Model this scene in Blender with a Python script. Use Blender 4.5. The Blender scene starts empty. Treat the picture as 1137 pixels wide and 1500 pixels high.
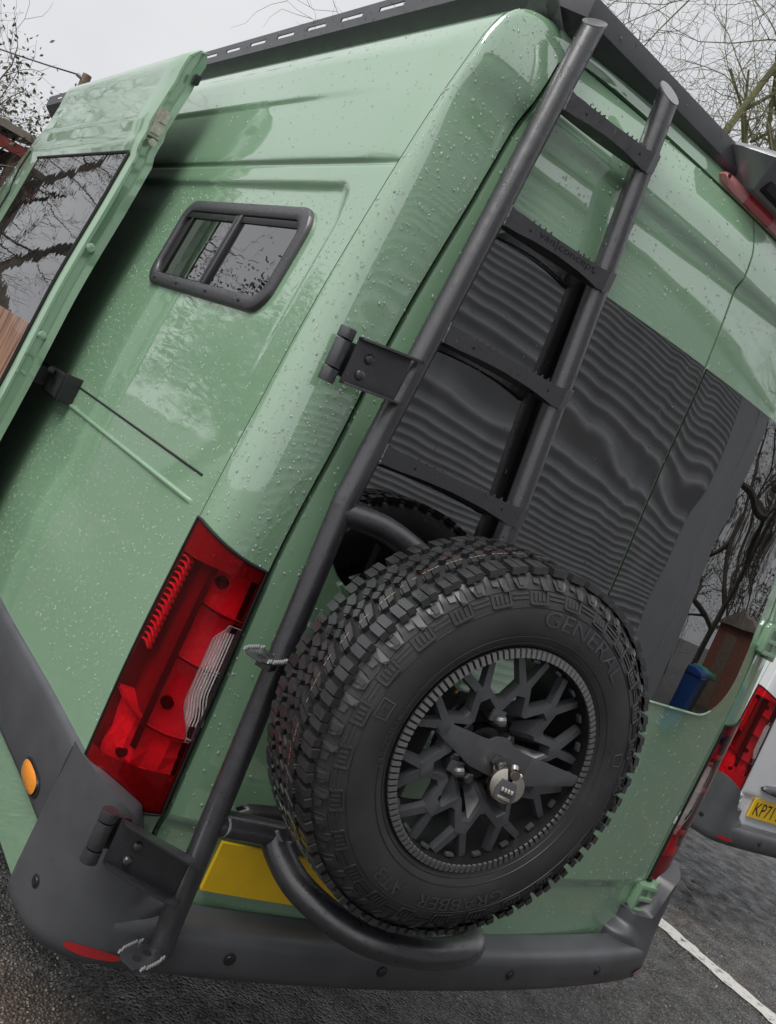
import bpy, bmesh, math, random
import numpy as np
from mathutils import Vector, Matrix
R_ = math.radians
SC = bpy.context.scene
COL = SC.collection

# ------------------------------------------------------------------ camera
cam = bpy.data.cameras.new('camera')
cam.sensor_fit = 'VERTICAL'; cam.sensor_height = 36.0; cam.sensor_width = 36.0
cam.lens = 32.743; cam.clip_start = 0.05; cam.clip_end = 2000
camo = bpy.data.objects.new('camera', cam); COL.objects.link(camo)
camo.matrix_world = Matrix(((0.74037082, -0.31203368, -0.5953873, -1.80),
                            (-0.52213038, 0.29088862, -0.80172544, -1.55),
                            (0.42335673, 0.90444391, 0.05244318, 1.63),
                            (0, 0, 0, 1)))
SC.camera = camo

# ------------------------------------------------------------------ sky, sun, exposure
SUN_EL, SUN_AZ = R_(58), R_(258)
world = bpy.data.worlds.new('World'); SC.world = world; world.use_nodes = True
nt = world.node_tree; nt.nodes.clear()
def wn(t, **k):
    n = nt.nodes.new(t)
    for a, v in k.items(): setattr(n, a, v)
    return n
sky = wn('ShaderNodeTexSky', sky_type='NISHITA', sun_disc=False, sun_elevation=SUN_EL, sun_rotation=SUN_AZ,
         air_density=1.0, dust_density=6.0, ozone_density=1.0)
hs = wn('ShaderNodeHueSaturation'); hs.inputs['Saturation'].default_value = 0.10
bg1 = wn('ShaderNodeBackground'); bg1.inputs['Strength'].default_value = 0.05
nt.links.new(sky.outputs[0], hs.inputs['Color']); nt.links.new(hs.outputs[0], bg1.inputs['Color'])
tc = wn('ShaderNodeTexCoord'); mp = wn('ShaderNodeMapping'); mp.inputs['Scale'].default_value = (1.0, 1.0, 2.2)
no = wn('ShaderNodeTexNoise'); no.inputs['Scale'].default_value = 2.3; no.inputs['Detail'].default_value = 5; no.inputs['Roughness'].default_value = .5
cr = wn('ShaderNodeValToRGB')
cr.color_ramp.elements[0].position = .30; cr.color_ramp.elements[0].color = (.385, .395, .415, 1)
cr.color_ramp.elements[1].position = .72; cr.color_ramp.elements[1].color = (.475, .48, .49, 1)
bg2 = wn('ShaderNodeBackground'); bg2.inputs['Strength'].default_value = 1.0
mx = wn('ShaderNodeMixShader'); mx.inputs[0].default_value = .85
out = wn('ShaderNodeOutputWorld')
nt.links.new(tc.outputs['Generated'], mp.inputs[0]); nt.links.new(mp.outputs[0], no.inputs['Vector'])
nt.links.new(no.outputs[0], cr.inputs[0]); nt.links.new(cr.outputs[0], bg2.inputs[0])
nt.links.new(bg1.outputs[0], mx.inputs[1]); nt.links.new(bg2.outputs[0], mx.inputs[2]); nt.links.new(mx.outputs[0], out.inputs[0])

sl = bpy.data.lights.new('sun', 'SUN'); sl.energy = 1.5; sl.angle = R_(35); sl.color = (1, .97, .93)
so = bpy.data.objects.new('sun', sl); COL.objects.link(so)
so.rotation_euler = Vector((math.sin(SUN_AZ) * math.cos(SUN_EL), math.cos(SUN_AZ) * math.cos(SUN_EL), math.sin(SUN_EL))).to_track_quat('Z', 'Y').to_euler()
vs = SC.view_settings
vs.view_transform = 'Standard'; vs.look = 'None'; vs.exposure = 0.95; vs.gamma = 1.0; vs.use_curve_mapping = False
SC.render.engine = 'CYCLES'
SC.cycles.max_bounces = 8; SC.cycles.transmission_bounces = 6; SC.cycles.glossy_bounces = 5
SC.cycles.caustics_refractive = True

# ------------------------------------------------------------------ materials
def mat(name, base, rough=.5, metal=0., coat=0., coat_ior=1.5, coat_rough=.03, ior=1.5, trans=0., var=0., vscale=40., bump=0., bscale=200., bdist=.002, rvar=0., detail=4.):
    m = bpy.data.materials.new(name); m.use_nodes = True
    t = m.node_tree; b = t.nodes['Principled BSDF']; L = t.links
    c4 = (base[0], base[1], base[2], 1)
    b.inputs['Base Color'].default_value = c4; b.inputs['Roughness'].default_value = rough
    b.inputs['Metallic'].default_value = metal; b.inputs['IOR'].default_value = ior
    b.inputs['Coat Weight'].default_value = coat; b.inputs['Coat IOR'].default_value = coat_ior
    b.inputs['Coat Roughness'].default_value = coat_rough; b.inputs['Transmission Weight'].default_value = trans
    if var or bump or rvar:
        co = t.nodes.new('ShaderNodeTexCoord')
    if var:
        n = t.nodes.new('ShaderNodeTexNoise'); n.inputs['Scale'].default_value = vscale; n.inputs['Detail'].default_value = detail
        r = t.nodes.new('ShaderNodeValToRGB'); e = r.color_ramp.elements
        e[0].position = .3; e[1].position = .7
        e[0].color = tuple(max(0, c * (1 - var)) for c in base) + (1,); e[1].color = tuple(min(1, c * (1 + var)) for c in base) + (1,)
        L.new(co.outputs['Object'], n.inputs['Vector']); L.new(n.outputs[0], r.inputs[0]); L.new(r.outputs[0], b.inputs['Base Color'])
    if rvar:
        n2 = t.nodes.new('ShaderNodeTexNoise'); n2.inputs['Scale'].default_value = vscale * .6; n2.inputs['Detail'].default_value = 3
        mr = t.nodes.new('ShaderNodeMapRange'); mr.inputs[1].default_value = .3; mr.inputs[2].default_value = .7
        mr.inputs[3].default_value = max(.02, rough - rvar); mr.inputs[4].default_value = min(1, rough + rvar)
        L.new(co.outputs['Object'], n2.inputs['Vector']); L.new(n2.outputs[0], mr.inputs[0]); L.new(mr.outputs[0], b.inputs['Roughness'])
    if bump:
        n3 = t.nodes.new('ShaderNodeTexNoise'); n3.inputs['Scale'].default_value = bscale; n3.inputs['Detail'].default_value = 3
        bp = t.nodes.new('ShaderNodeBump'); bp.inputs['Strength'].default_value = bump; bp.inputs['Distance'].default_value = bdist
        L.new(co.outputs['Object'], n3.inputs['Vector']); L.new(n3.outputs[0], bp.inputs['Height']); L.new(bp.outputs[0], b.inputs['Normal'])
        if coat: L.new(bp.outputs[0], b.inputs['Coat Normal'])
    return m

def paint_mat(name, base):
    # two-layer gloss paint; very faint long-wave panel undulation
    m = mat(name, base, rough=.42, coat=1., coat_ior=2.65, coat_rough=.025, ior=1.4)
    t = m.node_tree; b = t.nodes['Principled BSDF']; L = t.links
    co = t.nodes.new('ShaderNodeTexCoord')
    mpn = t.nodes.new('ShaderNodeMapping'); mpn.inputs['Scale'].default_value = (5, 5, 9)
    n = t.nodes.new('ShaderNodeTexNoise'); n.inputs['Scale'].default_value = 1.; n.inputs['Detail'].default_value = 1.5
    bp = t.nodes.new('ShaderNodeBump'); bp.inputs['Strength'].default_value = .5; bp.inputs['Distance'].default_value = .0014
    L.new(co.outputs['Object'], mpn.inputs[0]); L.new(mpn.outputs[0], n.inputs['Vector']); L.new(n.outputs[0], bp.inputs['Height'])
    L.new(bp.outputs[0], b.inputs['Coat Normal'])
    # road film: faint patchy dulling of the gloss
    n2 = t.nodes.new('ShaderNodeTexNoise'); n2.inputs['Scale'].default_value = 7.; n2.inputs['Detail'].default_value = 6
    mr = t.nodes.new('ShaderNodeMapRange'); mr.inputs[1].default_value = .35; mr.inputs[2].default_value = .75
    mr.inputs[3].default_value = .015; mr.inputs[4].default_value = .07
    L.new(co.outputs['Object'], n2.inputs['Vector']); L.new(n2.outputs[0], mr.inputs[0]); L.new(mr.outputs[0], b.inputs['Coat Roughness'])
    return m

def window_mat():
    m = mat('privacy_glass', (.004, .004, .005), rough=.0, ior=2.5)
    t = m.node_tree; b = t.nodes['Principled BSDF']; L = t.links
    b.inputs['Roughness'].default_value = .012
    co = t.nodes.new('ShaderNodeTexCoord')
    mpn = t.nodes.new('ShaderNodeMapping'); mpn.inputs['Scale'].default_value = (4.2, 1, 1.7); mpn.inputs['Rotation'].default_value = (0, .35, 0)
    n = t.nodes.new('ShaderNodeTexNoise'); n.inputs['Scale'].default_value = 1.; n.inputs['Detail'].default_value = 1.2; n.inputs['Distortion'].default_value = .6
    bp = t.nodes.new('ShaderNodeBump'); bp.inputs['Strength'].default_value = 1.; bp.inputs['Distance'].default_value = .0027
    L.new(co.outputs['Object'], mpn.inputs[0]); L.new(mpn.outputs[0], n.inputs['Vector']); L.new(n.outputs[0], bp.inputs['Height'])
    L.new(bp.outputs[0], b.inputs['Normal'])
    return m

M = {}
M['green'] = paint_mat('sage_green_paint', (.225, .385, .24))
M['white'] = paint_mat('white_paint', (.74, .75, .78))
M['glass'] = window_mat()
M['pane'] = mat('tinted_pane', (.006, .006, .006), rough=.01, ior=2.5, bump=.25, bscale=6, bdist=.0016)
M['powder'] = mat('black_powder_coat', (.021, .0205, .025), rough=.33, ior=2.0, var=.12, vscale=90, bump=.12, bscale=900, bdist=.0006, rvar=.07)
M['weld'] = mat('welded_edge', (.16, .16, .17), rough=.22, ior=2.0, bump=.4, bscale=500, bdist=.001)  # weld metal; its pale tone also paints sky sheen on the rail caps
M['rack'] = mat('rack_black_coat', (.048, .049, .055), rough=.40, ior=1.7, var=.15, vscale=20, bump=.1, bscale=700, bdist=.0006)
M['plastic'] = mat('grey_bumper_plastic', (.058, .060, .067), rough=.42, ior=1.7, var=.18, vscale=9, bump=.22, bscale=1100, bdist=.0005, rvar=.12, detail=8)
M['trim'] = mat('black_trim', (.014, .014, .015), rough=.4, var=.15, vscale=30)
M['seal'] = mat('black_rubber_seal', (.006, .006, .006), rough=.7)
M['frame'] = mat('window_frame_plastic', (.032, .031, .036), rough=.38, ior=1.8, bump=.3, bscale=600, bdist=.0007, var=.2, vscale=60)
M['rubber'] = mat('tyre_rubber', (.031, .031, .033), rough=.46, ior=1.65, var=.25, vscale=14, bump=.1, bscale=400, bdist=.0008, rvar=.1, detail=7)
M['tread'] = mat('wet_tread_rubber', (.022, .022, .024), rough=.30, ior=1.9, var=.3, vscale=30, bump=.15, bscale=300, bdist=.001, rvar=.14)
M['groove'] = mat('tread_groove_rubber', (.010, .010, .011), rough=.6)
M['stripe_tan'] = mat('tread_tan_line', (.42, .33, .20), rough=.6)
M['stripe_red'] = mat('tread_red_line', (.28, .04, .03), rough=.6)
M['letters'] = mat('moulded_letter_rubber', (.055, .055, .06), rough=.36, ior=1.7)
M['alloy'] = mat('satin_black_alloy', (.064, .066, .072), rough=.34, ior=1.85, var=.1, vscale=50, bump=.08, bscale=800, bdist=.0005)
M['barrel'] = mat('black_barrel', (.012, .012, .013), rough=.35)
M['ringsteel'] = mat('worn_grey_ring', (.17, .17, .175), rough=.36, metal=.3)
M['steel'] = mat('stainless_steel', (.52, .47, .42), rough=.24, metal=1., bump=.1, bscale=300, bdist=.0005)
M['brass'] = mat('brass', (.55, .38, .12), rough=.3, metal=1.)
M['lockdark'] = mat('lock_grey_plastic', (.06, .06, .065), rough=.4)
M['zinc'] = mat('zinc_latch', (.55, .52, .45), rough=.3, metal=.85, var=.2, vscale=60)
M['yellow'] = mat('yellow_plate', (.80, .50, .008), rough=.28, coat=.5, var=.05, vscale=30)
M['platetext'] = mat('plate_black', (.008, .008, .008), rough=.4)
M['amber'] = mat('amber_lens', (.80, .26, .008), rough=.12, coat=1., bump=.5, bscale=220, bdist=.002)
M['redlow'] = mat('red_reflector', (.32, .012, .016), rough=.15, coat=1., bump=.4, bscale=400, bdist=.001)
M['droplet'] = mat('rain_water', (.92, .95, .94), rough=0.02, ior=1.42, trans=.80)  # whitish diffuse share paints sky glints into the drops
M['droplet_clear'] = mat('rain_water_clear', (1, 1, 1), rough=0., ior=1.36, trans=1.)
M['cladwall'] = mat('galvanised_sheet', (.60, .605, .62), rough=.5, var=.12, vscale=3)
M['flash'] = mat('grey_flashing', (.60, .61, .64), rough=.5, var=.06, vscale=2)
M['bark'] = mat('bark', (.085, .07, .055), rough=.85, var=.4, vscale=6, bump=.6, bscale=30, bdist=.02)
M['moss'] = mat('mossy_bark', (.115, .115, .055), rough=.9, var=.4, vscale=4, bump=.6, bscale=30, bdist=.02)
M['leaf'] = mat('dull_leaf', (.07, .075, .03), rough=.6, var=.5, vscale=3)
M['evergreen'] = mat('evergreen_leaf', (.035, .05, .025), rough=.6, var=.5, vscale=3)
M['redwood'] = mat('red_painted_timber', (.28, .055, .045), rough=.6, var=.3, vscale=12)
M['podgrey'] = mat('pod_grey_plastic', (.17, .17, .19), rough=.25, ior=2.0)  # lightened base colour stands in for sky reflected on the pod
M['timber'] = mat('weathered_timber', (.16, .11, .08), rough=.75, var=.3, vscale=15)
M['roofsheet'] = mat('weathered_roof_sheet', (.20, .17, .14), rough=.7, var=.3, vscale=4)
M['brick'] = mat('red_brick', (.20, .075, .05), rough=.8, var=.3, vscale=20)
M['mortar'] = mat('mortar', (.30, .28, .25), rough=.9)
M['bluebin'] = mat('blue_bin_plastic', (.02, .09, .35), rough=.45)
M['greenbin'] = mat('teal_bin_lid', (.02, .28, .22), rough=.45)
def line_mat():
    m = mat('worn_white_line', (.55, .54, .51), rough=.55, bump=.6, bscale=160, bdist=.004)
    t = m.node_tree; b = t.nodes['Principled BSDF']; L = t.links
    co = t.nodes.new('ShaderNodeTexCoord'); n = t.nodes.new('ShaderNodeTexNoise'); n.inputs['Scale'].default_value = 22.; n.inputs['Detail'].default_value = 8; n.inputs['Roughness'].default_value = .75
    r = t.nodes.new('ShaderNodeValToRGB'); e = r.color_ramp.elements
    e[0].position = .36; e[0].color = (.05, .047, .043, 1); e[1].position = .46; e[1].color = (.56, .55, .52, 1)
    L.new(co.outputs['Object'], n.inputs['Vector']); L.new(n.outputs[0], r.inputs[0]); L.new(r.outputs[0], b.inputs['Base Color'])
    return m
M['linepaint'] = line_mat()
M['grass'] = mat('verge_grass', (.07, .11, .03), rough=.7, var=.4, vscale=5)
M['grit'] = mat('pale_grit', (.26, .235, .19), rough=.6, var=.5, vscale=60)
M['deadleaf'] = mat('dead_leaf', (.10, .06, .03), rough=.6, var=.5, vscale=12)
M['lining'] = mat('dark_door_lining', (.012, .012, .013), rough=.5)
M['ribline'] = mat('lining_rib', (.10, .10, .10), rough=.4)

def wood_reflection_mat():  # colours of a wooden structure mirrored in the sliding-door glass
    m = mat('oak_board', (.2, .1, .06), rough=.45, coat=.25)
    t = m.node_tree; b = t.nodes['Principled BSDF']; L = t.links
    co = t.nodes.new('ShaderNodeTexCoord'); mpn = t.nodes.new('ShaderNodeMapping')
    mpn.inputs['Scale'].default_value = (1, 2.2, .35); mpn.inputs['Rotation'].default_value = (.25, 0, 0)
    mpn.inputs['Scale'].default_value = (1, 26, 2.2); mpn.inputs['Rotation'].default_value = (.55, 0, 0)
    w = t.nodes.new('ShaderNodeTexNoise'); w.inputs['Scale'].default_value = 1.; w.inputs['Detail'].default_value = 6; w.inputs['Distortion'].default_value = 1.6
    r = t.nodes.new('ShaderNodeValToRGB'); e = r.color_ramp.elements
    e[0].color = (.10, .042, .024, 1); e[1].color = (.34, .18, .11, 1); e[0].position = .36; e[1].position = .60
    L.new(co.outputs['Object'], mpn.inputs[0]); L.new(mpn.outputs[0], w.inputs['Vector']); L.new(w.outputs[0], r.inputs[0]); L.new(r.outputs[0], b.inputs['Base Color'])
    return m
M['wood'] = wood_reflection_mat()

def lens_mat(name, base, sx=260, sz=260, bump=.5, rough=.08, emis=None):
    # moulded lens: fine prism grid under a glossy skin
    m = mat(name, base, rough=.3, coat=1., coat_ior=1.55, coat_rough=.01, ior=1.5)
    t = m.node_tree; b = t.nodes['Principled BSDF']; L = t.links
    co = t.nodes.new('ShaderNodeTexCoord'); mpn = t.nodes.new('ShaderNodeMapping'); mpn.inputs['Scale'].default_value = (sx, sx, sz)
    v = t.nodes.new('ShaderNodeTexVoronoi'); v.inputs['Scale'].default_value = 1.; v.inputs['Randomness'].default_value = .1
    bp = t.nodes.new('ShaderNodeBump'); bp.inputs['Strength'].default_value = bump; bp.inputs['Distance'].default_value = .003
    n = t.nodes.new('ShaderNodeTexNoise'); n.inputs['Scale'].default_value = 9.; n.inputs['Detail'].default_value = 3.
    r = t.nodes.new('ShaderNodeValToRGB'); e = r.color_ramp.elements
    e[0].color = (base[0] * .55, base[1] * .5, base[2] * .5, 1); e[1].color = (min(1, base[0] * 1.25), base[1] * 1.2, base[2] * 1.2, 1); e[0].position = .3; e[1].position = .7
    L.new(co.outputs['Object'], mpn.inputs[0]); L.new(mpn.outputs[0], v.inputs['Vector']); L.new(v.outputs[0], bp.inputs['Height']); L.new(bp.outputs[0], b.inputs['Normal'])
    L.new(co.outputs['Object'], n.inputs['Vector']); L.new(n.outputs[0], r.inputs[0]); L.new(r.outputs[0], b.inputs['Base Color'])
    return m
M['lensred'] = mat('red_lens', (.93, .008, .018), rough=.015, ior=1.32, trans=1., bump=.10, bscale=60, bdist=.0015)
M['lensclear'] = mat('clear_lens', (1., .99, .98), rough=.02, ior=1.32, trans=1., bump=.25, bscale=90, bdist=.0015)
M['lampsilver'] = mat('silvered_reflector', (.93, .92, .91), rough=.32, metal=0., bump=.5, bscale=160, bdist=.003)
M['lampgrey'] = mat('lamp_housing_grey', (.20, .19, .19), rough=.4)
M['lampblack'] = mat('lamp_housing_black', (.06, .055, .055), rough=.3)
M['brakelens'] = mat('brake_lamp_red', (.50, .012, .02), rough=.12, coat=1., coat_ior=1.7)
M['cleartip'] = mat('clear_red_tip', (.60, .22, .22), rough=.1, coat=1., bump=.4, bscale=200, bdist=.002)

def asphalt_mat():
    m = bpy.data.materials.new('wet_asphalt'); m.use_nodes = True
    t = m.node_tree; b = t.nodes['Principled BSDF']; L = t.links
    co = t.nodes.new('ShaderNodeTexCoord')
    def N(ty, **k):
        n = t.nodes.new(ty)
        for a, v in k.items(): n.inputs[a].default_value = v
        return n
    v = N('ShaderNodeTexVoronoi', Scale=105.); v2 = N('ShaderNodeTexVoronoi', Scale=200.)
    big = N('ShaderNodeTexNoise', Scale=1.1, Detail=6.); mid = N('ShaderNodeTexNoise', Scale=9., Detail=6.)
    for n in (v, v2, big, mid): L.new(co.outputs['Object'], n.inputs['Vector'])
    r1 = t.nodes.new('ShaderNodeValToRGB'); e = r1.color_ramp.elements
    e[0].color = (.009, .009, .0095, 1); e[0].position = .30; e[1].color = (.092, .085, .078, 1); e[1].position = .95
    sep = t.nodes.new('ShaderNodeSeparateColor'); L.new(v.outputs['Color'], sep.inputs[0]); L.new(sep.outputs[0], r1.inputs[0])
    dirt = t.nodes.new('ShaderNodeValToRGB'); e = dirt.color_ramp.elements
    e[0].color = (0, 0, 0, 1); e[0].position = .56; e[1].color = (1, 1, 1, 1); e[1].position = .70
    L.new(big.outputs[0], dirt.inputs[0])
    mixc = t.nodes.new('ShaderNodeMix'); mixc.data_type = 'RGBA'; mixc.inputs['B'].default_value = (.19, .115, .075, 1)
    mm = t.nodes.new('ShaderNodeMath'); mm.operation = 'MULTIPLY'; mm.inputs[1].default_value = .55
    L.new(dirt.outputs[0], mm.inputs[0]); L.new(mm.outputs[0], mixc.inputs['Factor']); L.new(r1.outputs[0], mixc.inputs['A'])
    # pale grit specks
    sp = t.nodes.new('ShaderNodeValToRGB'); e = sp.color_ramp.elements
    e[0].position = .955; e[0].color = (0, 0, 0, 1); e[1].position = .965; e[1].color = (1, 1, 1, 1)
    sep2 = t.nodes.new('ShaderNodeSeparateColor'); L.new(v2.outputs['Color'], sep2.inputs[0]); L.new(sep2.outputs[1], sp.inputs[0])
    mix2 = t.nodes.new('ShaderNodeMix'); mix2.data_type = 'RGBA'; mix2.inputs['B'].default_value = (.30, .27, .22, 1)
    L.new(sp.outputs[0], mix2.inputs['Factor']); L.new(mixc.outputs['Result'], mix2.inputs['A']); L.new(mix2.outputs['Result'], b.inputs['Base Color'])
    rr = t.nodes.new('ShaderNodeMapRange'); rr.inputs[1].default_value = .35; rr.inputs[2].default_value = .65; rr.inputs[3].default_value = .25; rr.inputs[4].default_value = .55
    L.new(mid.outputs[0], rr.inputs[0]); L.new(rr.outputs[0], b.inputs['Roughness'])
    bp = t.nodes.new('ShaderNodeBump'); bp.inputs['Strength'].default_value = 1.; bp.inputs['Distance'].default_value = .010
    L.new(v.outputs['Distance'], bp.inputs['Height'])
    bp2 = t.nodes.new('ShaderNodeBump'); bp2.inputs['Strength'].default_value = .5; bp2.inputs['Distance'].default_value = .02
    L.new(mid.outputs[0], bp2.inputs['Height']); L.new(bp2.outputs[0], bp.inputs['Normal']); L.new(bp.outputs[0], b.inputs['Normal'])
    return m
M['asphalt'] = asphalt_mat()

# ------------------------------------------------------------------ mesh helpers
def V3(p): return np.array(p, float)
def unit(v): v = V3(v); return v / (np.linalg.norm(v) + 1e-12)
class MB:
    def __init__(s): s.v = []; s.f = []
    def add(s, vs, fs):
        o = len(s.v); s.v += [tuple(map(float, p)) for p in vs]; s.f += [tuple(i + o for i in q) for q in fs]; return s
    def grid(s, rows, flip=False):
        n, m = len(rows), len(rows[0]); vs = [p for r in rows for p in r]; fs = []
        for i in range(n - 1):
            for j in range(m - 1):
                q = (i * m + j, i * m + j + 1, (i + 1) * m + j + 1, (i + 1) * m + j)
                fs.append(q[::-1] if flip else q)
        return s.add(vs, fs)
    def box(s, c, sz, ax=None):
        ax = ax or ((1, 0, 0), (0, 1, 0), (0, 0, 1)); c = V3(c); X, Y, Z = [unit(a) * h / 2 for a, h in zip(ax, sz)]
        vs = [c + a * X + b * Y + d * Z for d in (-1, 1) for b in (-1, 1) for a in (-1, 1)]
        return s.add(vs, [(0, 2, 3, 1), (4, 5, 7, 6), (0, 1, 5, 4), (2, 6, 7, 3), (0, 4, 6, 2), (1, 3, 7, 5)])
    def prism(s, poly, o, ux, uy, n, h, h0=0.):
        """poly in (ux,uy), extruded from h0 to h along n"""
        o, ux, uy, n = V3(o), V3(ux), V3(uy), V3(n); k = len(poly)
        A = sum(poly[i][0] * poly[(i + 1) % k][1] - poly[(i + 1) % k][0] * poly[i][1] for i in range(k))
        if (A < 0) != (np.dot(np.cross(ux, uy), n) < 0): poly = poly[::-1]
        lo = [o + ux * a + uy * b + n * h0 for a, b in poly]; hi = [o + ux * a + uy * b + n * h for a, b in poly]
        fs = [tuple(range(k, 2 * k)), tuple(range(k - 1, -1, -1))] + [(i, (i + 1) % k, k + (i + 1) % k, k + i) for i in range(k)]
        return s.add(lo + hi, fs)
    def tube(s, pts, r, seg=16, cap=True):
        pts = [V3(p) for p in pts]; n = len(pts); rs = r if isinstance(r, (list, tuple)) else [r] * n
        T = [unit(pts[min(i + 1, n - 1)] - pts[max(i - 1, 0)]) for i in range(n)]
        up = V3((0, 0, 1)) if abs(T[0][2]) < .9 else V3((1, 0, 0)); u = unit(np.cross(T[0], up)); rows = []
        for i in range(n):
            u = unit(u - T[i] * np.dot(u, T[i])); w = np.cross(T[i], u)
            rows.append([pts[i] + rs[i] * (math.cos(2 * math.pi * k / seg) * u + math.sin(2 * math.pi * k / seg) * w) for k in range(seg)])
        vs = [p for q in rows for p in q]; fs = []
        for i in range(n - 1):
            for k in range(seg):
                a, b = i * seg + k, i * seg + (k + 1) % seg; fs.append((a, b, b + seg, a + seg))
        if cap: fs += [tuple(range(seg - 1, -1, -1)), tuple(range((n - 1) * seg, n * seg))]
        return s.add(vs, fs)
    def lathe(s, prof, T, seg=96):
        """prof: (r, z) list; T maps local -> world (axis z)"""
        rows = [[T(r * math.cos(2 * math.pi * k / seg), r * math.sin(2 * math.pi * k / seg), z) for k in range(seg + 1)] for r, z in prof]
        return s.grid(rows)
    def build(s, name, m, parent=None, smooth=True, angle=35, bevel=0., kind=None, root=None, label=None, recalc=False):
        me = bpy.data.meshes.new(name); me.from_pydata(s.v, [], s.f); me.validate()
        if bevel or recalc:
            bm = bmesh.new(); bm.from_mesh(me)
            bmesh.ops.remove_doubles(bm, verts=bm.verts, dist=1e-6)
            if recalc: bmesh.ops.recalc_face_normals(bm, faces=bm.faces)
            if bevel:
                es = [e for e in bm.edges if len(e.link_faces) == 2 and e.calc_face_angle(0) > R_(30)]
                bmesh.ops.bevel(bm, geom=es, offset=bevel, segments=2, profile=.7, affect='EDGES', clamp_overlap=True)
            bm.to_mesh(me); bm.free()
        if smooth:
            me.shade_smooth(); me.set_sharp_from_angle(angle=R_(angle))
        me.materials.append(M[m])
        o = bpy.data.objects.new(name, me); COL.objects.link(o)
        if parent is not None: o.parent = parent
        if kind: o['kind'] = kind
        if label: o['label'] = label
        return o
def thing(name, label, cat, loc=(0, 0, 0), group=None):
    o = bpy.data.objects.new(name, None); COL.objects.link(o); o.location = loc; o.empty_display_size = .2
    o['label'] = label; o['category'] = cat
    if group: o['group'] = group
    return o
def tag(o, label, cat, group=None):
    o['label'] = label; o['category'] = cat
    if group: o['group'] = group
    return o
def structure(o): o['kind'] = 'structure'; return o

def pchip(xs, ys):
    xs = np.array(xs, float); ys = np.array(ys, float); h = np.diff(xs); d = np.diff(ys) / h; m = np.zeros(len(xs))
    for i in range(1, len(xs) - 1):
        if d[i - 1] * d[i] > 0:
            w1, w2 = 2 * h[i] + h[i - 1], h[i] + 2 * h[i - 1]; m[i] = (w1 + w2) / (w1 / d[i - 1] + w2 / d[i])
    m[0], m[-1] = d[0], d[-1]
    def f(x):
        x = min(max(x, xs[0]), xs[-1]); i = min(int(np.searchsorted(xs, x, 'right')) - 1, len(xs) - 2); i = max(i, 0)
        t = (x - xs[i]) / h[i]
        return float((2 * t**3 - 3 * t**2 + 1) * ys[i] + (t**3 - 2 * t**2 + t) * h[i] * m[i] + (-2 * t**3 + 3 * t**2) * ys[i + 1] + (t**3 - t**2) * h[i] * m[i + 1])
    return f
def sst(a, b, x):
    t = min(max((x - a) / (b - a), 0.), 1.); return t * t * (3 - 2 * t)
def bez(P, t):
    u = 1 - t; return u**3 * P[0] + 3 * u * u * t * P[1] + 3 * u * t * t * P[2] + t**3 * P[3]
def spline(pts, n=8):
    """catmull-rom through pts"""
    P = [V3(p) for p in pts]; P = [2 * P[0] - P[1]] + P + [2 * P[-1] - P[-2]]; o = []
    for i in range(1, len(P) - 2):
        for k in range(n):
            t = k / n
            o.append(.5 * (2 * P[i] + (P[i + 1] - P[i - 1]) * t + (2 * P[i - 1] - 5 * P[i] + 4 * P[i + 1] - P[i + 2]) * t * t + (3 * P[i] - P[i - 1] - 3 * P[i + 1] + P[i + 2]) * t**3))
    o.append(P[-2]); return o
def rrect(x0, x1, y0, y1, r, n=6):
    o = []
    for cx, cy, a in ((x1 - r, y1 - r, 0), (x0 + r, y1 - r, 90), (x0 + r, y0 + r, 180), (x1 - r, y0 + r, 270)):
        for k in range(n + 1):
            t = R_(a + 90 * k / n); o.append((cx + r * math.cos(t), cy + r * math.sin(t)))
    return o
def lin(a, b, n): return [a + (b - a) * i / (n - 1) for i in range(n)]
def text2d(s, size=1.):
    cu = bpy.data.curves.new('txt', 'FONT'); cu.body = s; cu.size = size; cu.resolution_u = 3
    o = bpy.data.objects.new('txt', cu); COL.objects.link(o)
    dg = bpy.context.evaluated_depsgraph_get(); dg.update()
    me = bpy.data.meshes.new_from_object(o.evaluated_get(dg))
    bm = bmesh.new(); bm.from_mesh(me); bmesh.ops.triangulate(bm, faces=bm.faces); bmesh.ops.remove_doubles(bm, verts=bm.verts, dist=1e-5)
    vs = [(v.co.x, v.co.y) for v in bm.verts]; fs = [tuple(v.index for v in f.verts) for f in bm.faces]
    bm.free(); bpy.data.objects.remove(o); bpy.data.curves.remove(cu); bpy.data.meshes.remove(me)
    xs = [v[0] for v in vs]; ys = [v[1] for v in vs]; cx, cy = (min(xs) + max(xs)) / 2, (min(ys) + max(ys)) / 2
    vs = [(a - cx, b - cy) for a, b in vs]
    # make all faces counter-clockwise
    fs2 = []
    for f in fs:
        a, b, c = (vs[i] for i in f)
        fs2.append(f if (b[0] - a[0]) * (c[1] - a[1]) - (b[1] - a[1]) * (c[0] - a[0]) > 0 else f[::-1])
    return vs, fs2, max(xs) - min(xs), max(ys) - min(ys)

# ------------------------------------------------------------------ ground
gs = 90
g = MB(); g.add([(-gs, -gs, 0), (gs, -gs, 0), (gs, gs, 0), (-gs, gs, 0)], [(0, 1, 2, 3)])
structure(g.build('ground', 'asphalt', smooth=False))
rng = random.Random(5)
ln = MB(); pts = []
ys = lin(.16, 6.5, 120)
rows = [[(2.862 + rng.uniform(-.012, .010), y, .004) , (2.985 + rng.uniform(-.012, .012), y, .004)] for y in ys]
ln.grid(rows, flip=True); structure(ln.build('parking_line', 'linepaint', smooth=False))
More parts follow.
